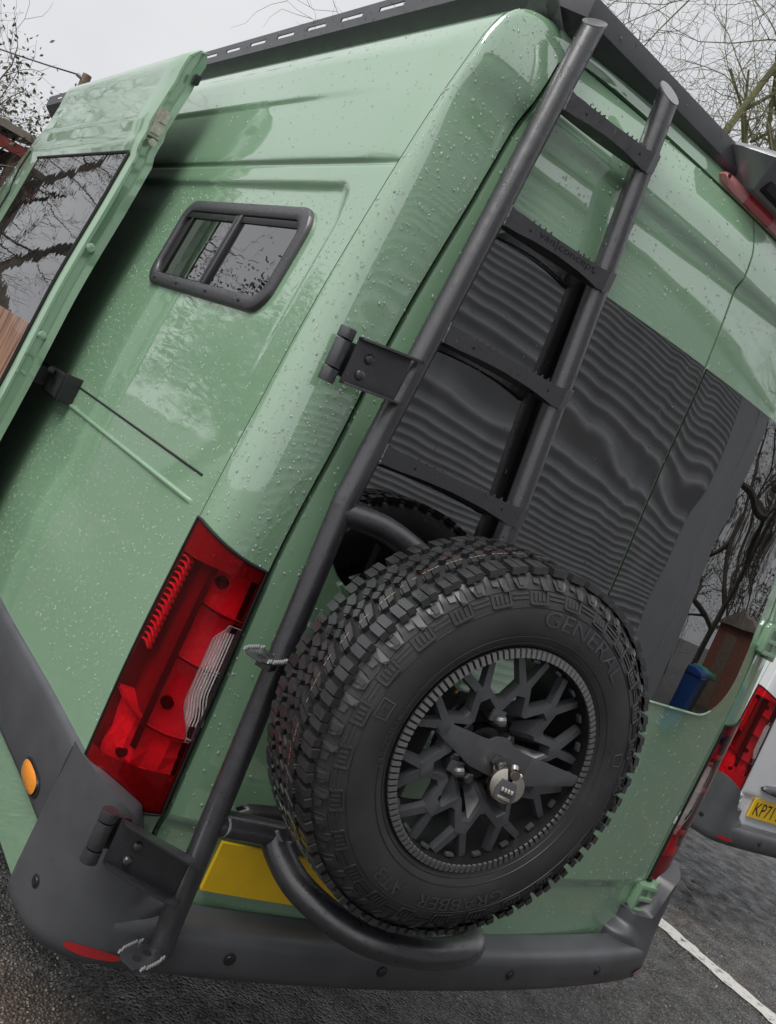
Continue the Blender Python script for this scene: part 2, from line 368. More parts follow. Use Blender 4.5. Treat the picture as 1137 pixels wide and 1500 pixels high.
# ------------------------------------------------------------------ van body geometry (Sprinter-like proportions, metres)
Xs = pchip([.4, .55, .8, 1.0, 1.3, 1.5, 1.8, 2.1, 2.3, 2.45], [.972, .985, .998, 1.0, .992, .982, .962, .934, .908, .88])
Ysm = pchip([.4, .85, 1.14, 1.37, 1.76, 2.12, 2.30, 2.45], [.10, .092, .095, .093, .090, .075, .068, .062])
Xg = pchip([.4, .55, .8, 1.05, 1.34, 1.63, 1.92, 2.2, 2.34, 2.45, 2.50, 2.535, 2.552], [.80, .815, .834, .840, .847, .828, .802, .764, .740, .716, .698, .668, .61])
lean = pchip([.4, 1.34, 1.56, 1.88, 2.14, 2.27, 2.36, 2.385, 2.44, 2.50, 2.56], [0, 0, .004, .025, .034, .046, .056, .047, .053, .078, .115])
def rearY(x, z):
    y = lean(z) - .078 * (1 - min(1.2, (x / .84)**2))
    return y + .014 * (1 - sst(.765, .80, z))
# cross-section keys above the shoulder: half width, z, y at rear seam, gap x, gap z
TOP = [(.88, 2.45, .062, .716, 2.45), (.862, 2.497, .064, .698, 2.50), (.828, 2.538, .072, .668, 2.533), (.775, 2.566, .085, .61, 2.545),
       (.66, 2.588, .100, .50, 2.547), (.40, 2.602, .11, .30, 2.545), (0.0, 2.606, .115, 0.0, 2.541)]
TS = [0, .05, .105, .17, .29, .55, .95]
tfn = [pchip(TS, [k[i] for k in TOP]) for i in range(5)]
def section(w):
    """w<0: height z = 2.45+w on the flank; w>=0 over the roof"""
    if w <= 0:
        z = 2.45 + w; return Xs(z), z, Ysm(z), Xg(z), z
    return tuple(fn(w) for fn in tfn)
def side_disp(y, z):
    """stampings of the flank, outward positive"""
    d = 0.
    d += .006 * sst(2.150, 2.162, z) * sst(.09, .22, y) - .005 * math.exp(-((z - 2.156) / .006)**2)
    d += .007 * sst(2.325, 2.345, z) * sst(.25, .75, y)
    # pressed window field
    fld = sst(.175, .198, y) * (1 - sst(2.092, 2.110, z)); dd = math.hypot(max(0, .26 - y), max(0, z - 2.035))
    if y < .26 and z > 2.035: fld = 1 - sst(.058, .08, dd)
    d -= .010 * fld * sst(1.62, 1.98, z)
    # wheel-arch swell low down
    d += .012 * sst(1.27, 1.12, z) * sst(.18, .9, y) if False else .012 * (1 - sst(1.04, 1.16 + .16 * (y - .3), z)) * sst(.28, .85, y)
    return d
def side_pt(w, y, off=0., feat=True):
    hw, z, _, _, _ = section(w)
    # outward normal of the section
    a, b = section(w - .006), section(w + .006)
    n = unit((-(b[1] - a[1]), 0, -(b[0] - a[0]))) ; n = V3((-abs(n[0]), 0, max(0, (a[0] - b[0]) / (math.hypot(a[0] - b[0], b[1] - a[1]) + 1e-9))))
    n = unit(n); d = off + (side_disp(y, z) if (feat and w < .02) else 0.)
    return V3((-hw, y, z)) + n * d
def pillar_pt(t, w, off=0.):
    hw, z, ys, gx, gz = section(w)
    S = V3((-hw, ys, z)); G = V3((-gx, rearY(gx, gz), gz))
    k = sst(-.10, .17, w); dn = unit((-(1 - k), .10 * k + .03, k)); dy = max(.03, ys - G[1]); D = max(.02, float(np.dot(S - G, dn)))
    P = [S, S + V3((0, -.72 * dy, 0)), G + dn * (.62 * D), G]
    p = bez(P, t)
    if off:
        e = 1e-3; a = bez(P, min(1, t + e)) - bez(P, max(0, t - e))
        n = unit((-abs(a[1]), -abs(a[0]), 0)); p = p + n * off
    return p
def mir(rows, s): return rows if s > 0 else [[(-p[0], p[1], p[2]) for p in r] for r in rows]

def light_pt(u, v, off):
    """u 0 outer..1 inner, v 0 bottom..1 top on the rear corner"""
    zo = .852 + (1.371 - .852) * v; zi = .797 + (1.328 - .797) * v
    uu = u - .10 * math.sin(math.pi * min(1, v * 1.15)) * (1 - u) * .6
    z = zo + (zi - zo) * sst(0, 1, u) * .6 + (zi - zo) * u * .4 + .018 * math.sin(math.pi * u) * (1 - v) * -1
    return pillar_pt(.02 + .95 * max(0, u), z - 2.45, off)

def lens_patch(mb, u0, u1, v0, v1, off, nu=10, nv=14, shape=None):
    rows = []
    for i in range(nv + 1):
        v = v0 + (v1 - v0) * i / nv
        a, b = (u0, u1) if shape is None else shape(v)
        rows.append([light_pt(a + (b - a) * j / nu, v, off) for j in range(nu + 1)])
    # rim walls
    low = [[p for p in rows[0]], [light_pt_lower(p, off) for p in rows[0]]]
    mb.grid(rows)
    for edge, fl in ((rows[0], True), (rows[-1], False)):
        mb.grid([edge, [p + V3((.35, 1, 0)) * (off + .004) for p in edge]], flip=fl)
    for edge, fl in (([r[0] for r in rows], False), ([r[-1] for r in rows], True)):
        mb.grid([edge, [p + V3((.6, 1, 0)) * (off + .004) for p in edge]], flip=fl)
def light_pt_lower(p, off): return p + V3((.3, 1, 0)) * off

def tail_light(root, s, detail=True):
    """s=+1 left-hand lamp, -1 mirrored"""
    def build(mb, name, m, par):
        if s < 0: mb.v = [(-a, b, c) for a, b, c in mb.v]; mb.f = [q[::-1] for q in mb.f]
        return mb.build(name, m, par, angle=40)
    cl_ = lambda v: .80 + .09 * sst(.69, .765, v) + .14 * sst(.46, .30, v)
    def patch(mb, u0, u1, v0, v1, off, nu, nv, shape=None, rnd=None):
        rows = []
        for i in range(nv + 1):
            v = v0 + (v1 - v0) * i / nv; a, b = (u0, u1) if shape is None else shape(v)
            rows.append([light_pt(a + (b - a) * j / nu, v, off if rnd is None else rnd(i, j)) for j in range(nu + 1)])
        mb.grid(rows); return mb
    def wall(mb, line, o0, o1): mb.grid([[light_pt(u, v, o0) for u, v in line], [light_pt(u, v, o1) for u, v in line]]); return mb
    outline = [(u, 0) for u in lin(0, 1, 14)] + [(1, v) for v in lin(0, 1, 24)][1:] + [(u, 1) for u in lin(1, 0, 14)][1:] + [(0, v) for v in lin(1, 0, 24)][1:]
    mb = MB(); wall(mb, outline, .003, -.046); patch(mb, .0, .54, 0, 1, -.045, 8, 16); base = build(mb, 'tail_light', 'lampgrey', root)
    mb = MB(); mb.tube([light_pt(u, v, .0035) for u, v in outline], .0038, 8); build(mb, 'lamp_gasket', 'seal', base)
    mb = MB(); patch(mb, .54, 1.0, .28, 1, -.043, 8, 18); build(mb, 'reflector_bowl', 'lampsilver', base)
    rr = random.Random(4); offs = {(i, j): rr.uniform(-.042, -.014) for i in range(8) for j in range(10)}
    mb = MB(); patch(mb, .0, 1.0, .0, .285, 0, 7, 4, rnd=lambda i, j: offs[(i, j)]); 
    if s < 0: mb.v = [(-a, b, c) for a, b, c in mb.v]; mb.f = [q[::-1] for q in mb.f]
    mb.build('reflector_facets', 'lampsilver', base, smooth=False)
    mb = MB(); patch(mb, .50, .575, .20, .97, -.007, 3, 18); wall(mb, [(.50, v) for v in lin(.20, .97, 16)], -.007, -.045); wall(mb, [(.575, v) for v in lin(.20, .97, 16)], -.007, -.045); build(mb, 'lamp_divider', 'lampblack', base)
    if detail:
        for v, u0 in ((.29, 0), (.565, .575), (.775, .575)):
            mb = MB(); wall(mb, [(u, v) for u in lin(u0, 1, 10)], -.006, -.044); wall(mb, [(u, v + .012) for u in lin(u0, 1, 10)], -.006, -.044); wall(mb, [(u, v + .006) for u in lin(u0, 1, 10)], -.0062, -.0058); build(mb, 'lamp_shelf', 'lampsilver', base)
        for k in range(16):
            v = .50 + .023 * k; mb = MB(); ln_ = [(.03 + .018 * j, v + .008 * math.sin(j / 9 * 3.1)) for j in range(10)]; wall(mb, ln_, -.004, -.020); wall(mb, [(u, q + .007) for u, q in ln_], -.004, -.020)
            mb.grid([[light_pt(u, q, -.004) for u, q in ln_], [light_pt(u, q + .007, -.004) for u, q in ln_]]); build(mb, 'lamp_fin', 'lampsilver', base)
        for u, v in ((.44, .15), (.70, .88), (.70, .40)):
            mb = MB(); mb.tube([light_pt(u, v, -.045), light_pt(u, v, -.022), light_pt(u, v, -.016)], [.012, .012, .008], 14); build(mb, 'bulb', 'lampblack', base)
        for k in range(7):
            mb = MB(); mb.tube([light_pt(.82 + .024 * k + .06 * sst(.50, .38, .36 + .0130 * j), .36 + .0130 * j, -.002) for j in range(30)], .0016, 5); build(mb, 'clear_lens_flute', 'lampsilver', base)
    mb = MB(); patch(mb, 0, 1, 0, .30, .006, 14, 10); patch(mb, 0, 1, .30, .765, .006, 14, 20, shape=lambda v: (0, cl_(v))); patch(mb, 0, 1, .765, 1, .006, 14, 10)
    build(mb, 'red_lens', 'lensred', base)
    mb = MB(); patch(mb, 0, 1, .30, .765, .006, 8, 24, shape=lambda v: (cl_(v), 1)); build(mb, 'clear_lens', 'lensclear', base)
    mb = MB(); mb.tube([light_pt(cl_(v), v, .0062) for v in lin(.30, .765, 30)] + [light_pt(u, .765, .0062) for u in lin(cl_(.765), 1, 6)], .0009, 5); build(mb, 'lens_joint', 'lampgrey', base)
    return base

def rounded_patch(mb, x0f, x1f, z0, z1, rt, rb, yf, off, nx=30, nz=50, inner_square=True):
    """patch on a rear door; outer corners rounded"""
    zs = [z0 + (z1 - z0) * .5 * (1 - math.cos(math.pi * i / nz)) for i in range(nz + 1)]; rows = []
    for z in zs:
        xo = x1f(z); cut = 0
        if z - z0 < rb: cut = rb - math.sqrt(max(0, rb * rb - (rb - (z - z0))**2))
        if z1 - z < rt: cut = max(cut, rt - math.sqrt(max(0, rt * rt - (rt - (z1 - z))**2)))
        xo -= cut; xi = x0f(z)
        rows.append([V3((-(xi + (xo - xi) * j / nx), yf(xi + (xo - xi) * j / nx, z) - off, z)) for j in range(nx + 1)])
    mb.grid(rows, flip=False)
    for edge, fl in ((rows[0], True), (rows[-1], False), ([r[0] for r in rows], True), ([r[-1] for r in rows], False)):
        mb.grid([edge, [p + V3((0, off + .006, 0)) for p in edge]], flip=fl)
    return rows

def rear_door(root, s, paint, fine=1.0):
    zs = sorted(set([.548 + (2.538 - .548) * i / int(110 * fine) for i in range(int(110 * fine) + 1)] + [2.36, 2.372, 2.385, .765, .782, .8]))
    nx = int(44 * fine); rows = []
    for z in zs:
        xo = Xg(z) - .009; xi = .0035
        rows.append([V3((-(xi + (xo - xi) * j / nx), rearY(xi + (xo - xi) * j / nx, z), z)) for j in range(nx + 1)])
    mb = MB(); mb.grid(rows, flip=False)
    # returns round the edge
    for edge, fl in ((rows[0], True), (rows[-1], False), ([r[0] for r in rows], True), ([r[-1] for r in rows], False)):
        mb.grid([edge, [p + V3((0, .006, 0)) + V3((.0015 if edge[0][0] < -.3 else 0, 0, 0)) for p in edge], [p + V3((0, .03, 0)) for p in edge]], flip=fl)
    def fx(m):
        if s < 0: m.v = [(-a, b, c) for a, b, c in m.v]; m.f = [q[::-1] for q in m.f]
        return m
    d = fx(mb).build('rear_door', paint, root, angle=50)
    w = MB(); rounded_patch(w, lambda z: .004, lambda z: Xg(z) - .072, 1.343, 2.152, .05, .15, rearY, .004, int(34 * fine), int(60 * fine))
    fx(w).build('door_window', 'glass', d)
    # lip below the glass
    lp = MB(); n = 40; pth = []
    for i in range(n + 1):
        x = .01 + (.70 - .01) * i / n
        xo = Xg(1.36) - .072; zz = 1.338
        if x > xo - .15: zz = 1.343 + .15 - math.sqrt(max(0, .15**2 - (x - xo + .15)**2)) - .005
        pth.append((-x, rearY(x, zz) - .002, zz))
    lp.tube(pth, .005, 8); fx(lp).build('window_lip', paint, d)
    return d, rows

def hinge(root, s, z, m, scale=1.):
    """cast door hinge hugging the corner"""
    mb = MB(); y = rearY(.83, z)
    mb.prism([(-.055, -.052), (.020, -.046), (.030, -.030), (.030, .032), (.020, .048), (-.055, .052)], (-.835, y - .006, z), (1, .05, 0), (0, 0, 1), (0, -1, 0), .012)
    mb.prism([(-.050, -.050), (.0, -.044), (.0, .046), (-.050, .050)], (-.895, y + .030, z), (.75, -.66, 0), (0, 0, 1), (-.66, -.75, 0), .026)
    mb.tube([(-.882, y - .016, z - .058), (-.882, y - .016, z + .058)], .017, 12)
    for dz in (-.040, -.002, .036): mb.box((-.846, y - .024, z + dz), (.062, .024, .013), ((1, .18, 0), (-.18, 1, 0), (0, 0, 1)))
    mb.box((-.815, y - .022, z), (.012, .018, .084))
    if s < 0: mb.v = [(-a, b, c) for a, b, c in mb.v]; mb.f = [q[::-1] for q in mb.f]
    return mb.build('door_hinge', m, root, bevel=.003)

PATH = spline([(-1.004, .14), (-1.004, .08), (-.992, .015), (-.955, -.04), (-.88, -.078), (-.75, -.103), (-.5, -.128), (-.25, -.143), (0, -.147)][0:1] * 0 + [(a, b, 0) for a, b in [(-1.012, .14), (-1.010, .08), (-.996, .015), (-.955, -.04), (-.88, -.078), (-.75, -.103), (-.5, -.128), (-.25, -.143), (0, -.147)]], 6)
def pnorm(P, i):
    a, b = P[max(0, i - 1)], P[min(len(P) - 1, i + 1)]; t = unit((b[0] - a[0], b[1] - a[1], 0)); return V3((t[1], -t[0], 0))
def bumper(root, fine=True):
    full = [V3(p) for p in PATH] + [V3((-p[0], p[1], 0)) for p in PATH[-2::-1]]
    prof = [(-.14, .492), (-.05, .494), (-.022, .500), (-.006, .513), (0, .53), (.002, .556), (0, .585), (-.004, .602), (-.014, .612), (-.03, .6165), (-.085, .619)]
    rows = [[full[i] + pnorm(full, i) * d + V3((0, 0, z)) for i in range(len(full))] for d, z in prof]
    mb = MB(); mb.grid(rows, flip=False); b = mb.build('rear_bumper', 'plastic', root, angle=60, recalc=False)
    for s in (1, -1):
        P = spline([(a, b_, 0) for a, b_ in [(-1.0135, .142), (-1.011, .07), (-.997, .012), (-.957, -.036), (-.90, -.056), (-.845, -.058), (-.805, -.046), (-.785, -.012), (-.778, .03)]], 6)
        n = len(P); L = [0]
        for i in range(1, n): L.append(L[-1] + np.linalg.norm(P[i] - P[i - 1]))
        rows = []; dense = [V3(p) for p in spline([tuple(p) for p in PATH], 4)]
        def beam(p):
            i = int(np.argmin([np.linalg.norm(q_ - p) for q_ in dense])); return dense[i] + pnorm(dense, i) * .004
        BM = [beam(p) for p in P]
        for q in range(25):
            row = []
            for i in range(n):
                f = L[i] / L[-1]; uu = min(1, max(0, (P[i][0] + 1.0) / .16)); zt = .852 - .055 * (.6 * sst(0, 1, uu) + .4 * uu) - .014 * math.sin(math.pi * uu) - .095 * sst(.48, .80, uu) * sst(.40, .55, f)
                zb = .500 + .108 * sst(.60, .80, f); z = zb + (zt - zb) * q / 24; kz = sst(.55, .70, z); k = q / 24
                flare = V3((.042 * (1 - sst(.25, .65, k)) * sst(.62, 1, f), -.022 * (1 - sst(.25, .6, k)) * sst(.60, .95, f), 0))
                kk = kz + (1 - kz) * sst(.62, .85, f); base_ = BM[i] * (1 - kk) + P[i] * kk
                ins = .004 * k * k + (.020 * max(0, 1 - (z - .500) / .03)**2 if f < .75 else 0)
                row.append(base_ - pnorm(P, i) * ins + V3((0, 0, z)) + flare)
            rows.append(row)
        rows.append([p + V3((.012, .02, .002)) for p in rows[-1]]); rows.append([p + V3((.03, .05, .001)) for p in rows[-1]])
        mb = MB(); mb.grid(rows)
        if s < 0: mb.v = [(-a, b_, c) for a, b_, c in mb.v]; mb.f = [q[::-1] for q in mb.f]
        mb.build('bumper_corner', 'plastic', b, angle=60)
        # red reflector low on the corner and parking sensors
        for f0, f1 in ((.198, .272),):
            rr = []
            k0, k1 = int(f0 * len(full)), int(f1 * len(full))
            idx = lin(k0, k1, 18); top = []; 
            for j, q in enumerate(idx):
                i = int(q); fr = q - i; p = full[i] * (1 - fr) + full[min(i + 1, len(full) - 1)] * fr; nn = pnorm(full, i)
                hh = .010 * (math.sin(math.pi * min(1, (j + .6) / 18))**.35)
                top.append([p + nn * .0062 + V3((0, 0, .538 + k)) for k in (-hh, -hh * .4, hh * .4, hh)])
            mb = MB(); mb.grid([[top[j][k] for j in range(18)] for k in range(4)])
            if s < 0: mb.v = [(-a, b_, c) for a, b_, c in mb.v]; mb.f = [q[::-1] for q in mb.f]
            mb.build('reflector', 'redlow', b)
        for (x, y, z, nx, ny) in ((-1.006, .045, .60, -1, -.15), (-.62, -.118, .565, -.12, -1), (-.22, -.1455, .565, -.05, -1)):
            mb = MB(); nn = unit((nx, ny, 0)); p = V3((x, y, z))
            mb.tube([p - nn * .004, p + nn * .003, p + nn * .0035], [.0135, .0135, .012], 18)
            mb.tube([p + nn * .0035, p + nn * .0055], [.009, .008], 16)
            if s < 0: mb.v = [(-a, b_, c) for a, b_, c in mb.v]; mb.f = [q[::-1] for q in mb.f]
            mb.build('parking_sensor', 'trim', b)
    return b

def plate_on_door(root, x0, x1, z0, z1, m='yellow', text=None):
    mb = MB(); ol = rrect(x0, x1, z0, z1, .008, 4)
    # gently bent to the door
    n = 16; rows = []
    for i in range(n + 1):
        x = x0 + (x1 - x0) * i / n; rows.append([V3((x, rearY(x, .72) - .004, z)) for z in (z0, z0 + .004, z1 - .004, z1)])
    rows = [[rows[i][k] for i in range(n + 1)] for k in range(4)]
    yy = lambda x: rearY(x, .72) - .016
    for r in rows:
        for p in r: p[1] = yy(p[0])
    mb.grid(rows)
    for edge, fl in ((rows[0], True), (rows[-1], False), ([r[0] for r in rows], False), ([r[-1] for r in rows], True)):
        mb.grid([edge, [p + V3((0, .010, 0)) for p in edge]], flip=fl)
    o = mb.build('number_plate', m, root)
    if text:
        vs, fs, w, h = text2d(text, .1); k = (x1 - x0 - .05) / w; kz = .079 / h; tb = MB()
        k = kz * .78; xc = x0 + .022 + w * k / 2; tb.add([(xc + a * k, yy(xc + a * k) - .001, (z0 + z1) / 2 + b * kz) for a, b in vs], fs)
        tb.build('plate_lettering', 'platetext', o, smooth=False)
    return o

def pillar_frame(root, paint, fine=1.0):
    """rear corner pillars and roof header, left, over the top, and right, as one pressing"""
    ws = [-1.83 + i * (1.83) / int(70 * fine) for i in range(int(70 * fine) + 1)] + [.95 * (i / int(40 * fine)) for i in range(1, int(40 * fine) + 1)]
    nt_ = int(20 * fine); ts = [i / nt_ for i in range(nt_ + 1)]
    half = [[pillar_pt(t, w) for t in ts] for w in ws]
    for r, w in zip(half, ws):   # fold the edge into the door gap
        k = sst(0, .17, w); d = V3(((1 - k), 0, -k)); g_ = r[-1]
        r[-1] = g_ - d * .0035; r.append(g_ + V3((0, .012, 0)) - d * .003); r.append(g_ + V3((0, .05, 0)) - d * .002)
    full = half + [[V3((-p[0], p[1], p[2])) for p in r] for r in half[-2::-1]]
    mb = MB(); mb.grid(full, flip=False); nc = len(full[0]); keep = []
    for q, fc in enumerate(mb.f):                      # openings for the tail lamps
        i, j = divmod(q, nc - 1); zm = (full[i][j][2] + full[i + 1][j][2]) / 2; t = (j + .5) / nt_
        if not (.06 < t < .98 and .872 < full[i][j][2] and full[i + 1][j][2] < 1.318 and .872 < full[i + 1][j][2] and full[i][j][2] < 1.318): keep.append(fc)
    mb.f = keep; return mb.build('rear_frame', paint, root, angle=50)

def flank(root, s, paint, y1, fine=1.0, name='side_panel', ylist=None):
    zlist = sorted(set([.5 + 1.95 * i / int(95 * fine) for i in range(int(95 * fine) + 1)] + ([2.092 + .0045 * i for i in range(5)] + [2.144 + .003 * i for i in range(8)] + [2.325 + .005 * i for i in range(5)] if fine >= 1 else [])))
    ws = [z - 2.45 for z in zlist] + [.95 * (i / int(34 * fine)) for i in range(1, int(34 * fine) + 1)]
    rows = []
    for w in ws:
        y0 = section(w)[2] + .0022
        if 2.45 + w < .80: y0 = .15
        ys = ylist or ([y0 + (1.35 - y0) * i / int(75 * fine) for i in range(int(75 * fine) + 1)] + [1.35 + (y1 - 1.35) * i / 10 for i in range(1, 11)])
        if ylist is None and fine >= 1: ys = sorted(ys + [.178, .184, .190, .196])
        rows.append([side_pt(w, y) for y in ys])
    mb = MB(); mb.grid(rows, flip=True)
    if s < 0: mb.v = [(-a, b, c) for a, b, c in mb.v]; mb.f = [q[::-1] for q in mb.f]
    return mb.build(name, paint, root, angle=50), rows

def cab(root, s, paint):
    """front body ahead of the sliding-door opening, tapering to the windscreen"""
    ws = [-1.95 + 1.95 * i / 40 for i in range(41)] + [.95 * i / 14 for i in range(1, 15)]
    ys = lin(3.36, 5.6, 24); rows = []
    def pt(w, y, off=0):
        p = side_pt(w, y, off, True); k = max(0, (y - 3.45) / 2.2)
        z = p[2]; dz = .80 * k**1.35 * sst(1.0, 2.64, z); hwk = 1 - .16 * k * k - .10 * k * sst(1.3, 2.4, z)
        return V3((p[0] * hwk, p[1], z - dz))
    for w in ws: rows.append([pt(w, y) for y in ys])
    mb = MB(); mb.grid(rows, flip=True)
    mb.grid([[r[0] for r in rows], [r[0] + V3((.06, .0, -.01)) for r in rows]], flip=True)
    if s < 0: mb.v = [(-a, b, c) for a, b, c in mb.v]; mb.f = [q[::-1] for q in mb.f]
    c = mb.build('cab_side', paint, root, angle=50)
    mb = MB(); mb.grid([[pt(w, y, .006) for y in lin(3.75 + max(0, (w + .75) * .2), 4.75 - max(0, (w + 1.0)) * .55, 10)] for w in lin(-1.05, -.42, 12)], flip=True)
    if s < 0: mb.v = [(-a, b, c) for a, b, c in mb.v]; mb.f = [q[::-1] for q in mb.f]
    mb.build('cab_window', 'pane', c)
    mb = MB(); mb.tube([pt(w, 3.68, .004) for w in lin(-1.8, -.15, 30)], .005, 6); 
    if s < 0: mb.v = [(-a, b, c) for a, b, c in mb.v]
    mb.build('door_seam', 'seal', c)
    return c

def dark_core(root):
    """unlit interior shell so that gaps and openings read as depth"""
    mb = MB(); rows = []
    for y in (.075, .4, 1.5, 3.0, 3.4):
        rows.append([(-.90, y + .05, .55), (-.90, y + .05, 1.9), (-.80, y + .06, 2.35), (-.66, y + .08, 2.48), (.66, y + .08, 2.48), (.80, y + .06, 2.35), (.90, y + .05, 1.9), (.90, y + .05, .55)])
    mb.grid(rows); mb.add(rows[0], [tuple(range(8))]); mb.add(rows[-1], [tuple(range(8))]); 
    return mb.build('interior_shell', 'seal', root, smooth=False)

def gap_seal(root):
    mb = MB()
    pth = []
    for w in [-1.9 + 1.9 * i / 60 for i in range(61)] + [.95 * i / 30 for i in range(1, 31)]:
        hw, z, ys, gx, gz = section(w); pth.append(V3((-gx, rearY(gx, gz) + .028, gz)))
    pth = pth + [V3((-p[0], p[1], p[2])) for p in pth[-2::-1]]
    mb.tube(pth, .016, 8)
    mb.tube([(0, rearY(0, z) + .024, z) for z in lin(.55, 2.55, 50)], .016, 8)
    return mb.build('door_seal', 'seal', root)

# ================================================================== GREEN VAN
van = thing('camper_van', 'sage green high-roof camper van with open sliding door and rear ladder, wet with rain', 'van')
dark_core(van); gap_seal(van)
frame_o = pillar_frame(van, 'green')
sideL, side_rows = flank(van, 1, 'green', 2.62)
sideR, _ = flank(van, -1, 'green', 2.62, .5)
cabL = cab(van, 1, 'green'); cab(van, -1, 'green')
doorL, door_rows = rear_door(van, 1, 'green'); doorR, _ = rear_door(van, -1, 'green')
tail_light(van, 1); tail_light(van, -1)
bump = bumper(van)
plate_on_door(van, -.692, -.172, .655, .766)
for z in (.742, 1.62): hinge(van, -1, z, 'green')
# black lamp strip over the number plate
mb = MB(); n = 24; rows = []
for i in range(n + 1):
    x = -.70 + .60 * i / n; k = math.sin(math.pi * i / n)**.35; zc = .845
    rows.append([V3((x, rearY(x, zc) - d, zc + z * k)) for d, z in ((.0, .030), (.022, .026), (.030, .010), (.030, -.016), (.020, -.024), (0, -.026))])
mb.grid(rows); mb.build('plate_lamp_strip', 'trim', van, angle=50, recalc=True)
# seam line between flank and pillar
mb = MB(); mb.tube([side_pt(w, section(w)[2] + .0012, -.0006, False) for w in [-1.06 + 1.06 * i / 50 for i in range(51)] + [.95 * i / 40 * .25 for i in range(1, 40)]], .0013, 5)
mb.build('body_seam', 'seal', van)
# lower flank: cladding strip, marker lamp, sill
mb = MB(); rows = []
for d, z in ((0, .655), (.010, .660), (.015, .675), (.015, .80), (.013, .838), (.008, .849), (0, .853)):
    rows.append([side_pt(z - 2.45, y, d, False) + V3((-side_disp(y, z) * 1.0, 0, 0)) for y in [.138 + .002 * i for i in range(3)] + lin(.16, 2.5, 50)])
mb.grid(rows, flip=True); mb.grid([[r[0] for r in rows], [r[0] + V3((.02, 0, 0)) for r in rows]], flip=False)
clad = mb.build('side_cladding', 'plastic', van, angle=50)
mb = MB(); c0 = side_pt(.700 - 2.45, .262, .015 + side_disp(.262, .70), False)
prof = []
rows = []
for r, d in ((1.12, -.002), (1.12, .002), (1.0, .003), (.95, .007), (.7, .010), (.35, .0115), (.02, .012)):
    rows.append([c0 + V3((-d, .058 * r * math.copysign(abs(math.cos(a))**.75, math.cos(a)), .0235 * r * math.copysign(abs(math.sin(a))**.75, math.sin(a)))) for a in lin(0, 2 * math.pi, 33)])
mb.grid(rows[2:], flip=True); mk = mb.build('marker_lamp', 'amber', van); mb = MB(); mb.grid(rows[:4], flip=True); mb.build('lamp_bezel', 'trim', mk)
# slide rail: cover, dark slot and bright lip
mb = MB(); mb.tube([side_pt(1.441 - 2.45, y, side_disp(y, 1.44) - .0005, False) for y in lin(.165, 2.6, 40)], .0032, 6); mb.build('rail_slot', 'seal', van)
mb = MB(); rows = []
for d, z in ((.000, 1.389), (.004, 1.3875), (.0055, 1.384), (.0045, 1.380), (.002, 1.3775), (0, 1.3765)):
    rows.append([side_pt(z - 2.45, y, d * sst(.150, .185, y) + side_disp(y, 1.44), False) for y in [.15, .158, .166, .175, .19] + lin(.22, 2.6, 30)])
mb.grid(rows[::-1], flip=True); mb.build('slide_rail', 'green', van, angle=70)

# --- retrofit side window
sw_root_y = lambda y, z, off: side_pt(z - 2.45, y, off - .010 * sst(1.62, 1.98, z) - 0, False)
def ring(mb, o1, o2, offs):
    rows = [[sw_root_y(a, b, off) for (a, b) in ol + ol[:1]] for ol, off in zip(o1, offs)]; mb.grid(rows, flip=True)
wy0, wy1, wz0, wz1 = .285, 1.05, 1.788, 2.046
ols = [rrect(wy0 + i, wy1 - i, wz0 + i, wz1 - i, max(.02, .062 - i * .6), 8) for i in (0, .001, .005, .020, .032, .034, .034)]
mb = MB(); ring(mb, ols, None, [0, .009, .0125, .0135, .0125, .010, .001]); wf = mb.build('side_window', 'frame', van, angle=50)
mb = MB(); iy0, iy1, iz0, iz1 = wy0 + .034, wy1 - .034, wz0 + .034, wz1 - .034
ol = rrect(iy0, .635, iz0, iz1, .02, 4); mb.add([sw_root_y(a, b, .0045) for a, b in ol], [tuple(range(len(ol)))]); mb.build('window_pane', 'pane', wf, smooth=False, recalc=False)
ol = rrect(.66, iy1 - .06, iz0 + .004, iz1 - .004, .01, 4); mb = MB(); mb.add([sw_root_y(a, b, .0030) for a, b in ol], [tuple(range(len(ol)))]); mb.build('window_pane', 'pane', wf, smooth=False)
mb = MB(); ol = rrect(iy0, iy1, iz0, iz1, .02, 4); mb.add([sw_root_y(a, b, .0015) for a, b in ol], [tuple(range(len(ol)))]); mb.build('window_backing', 'seal', wf, smooth=False)
for yc, wd, o1 in ((.648, .018, .006), (.676, .012, .003)):
    mb = MB(); A = sw_root_y(yc, iz0, o1); B = sw_root_y(yc, iz1, o1); mb.box((A + B) / 2, (.014, wd, np.linalg.norm(B - A)), ((1, 0, 0), (0, 1, 0), B - A)); mb.build('mullion', 'frame', wf, bevel=.002)
mb = MB(); A = sw_root_y(iy1 - .05, iz0, .004); B = sw_root_y(iy1 - .05, iz1, .004); mb.box((A + B) / 2, (.008, .012, np.linalg.norm(B - A)), ((1, 0, 0), (0, 1, 0), B - A)); mb.build('sash_handle', 'trim', wf, bevel=.002)
mb = MB(); A = sw_root_y((iy0 + iy1) / 2, iz1 - .010, .005); mb.box(A, (.008, iy1 - iy0, .016)); mb.build('top_rail', 'trim', wf, bevel=.002)
for yb in (.40, .60, .80, .97):
    mb = MB(); p = sw_root_y(yb, wz0 + .016, .0135); mb.tube([p, p + V3((-.003, 0, 0))], [.004, .003], 8); mb.build('screw', 'trim', wf)

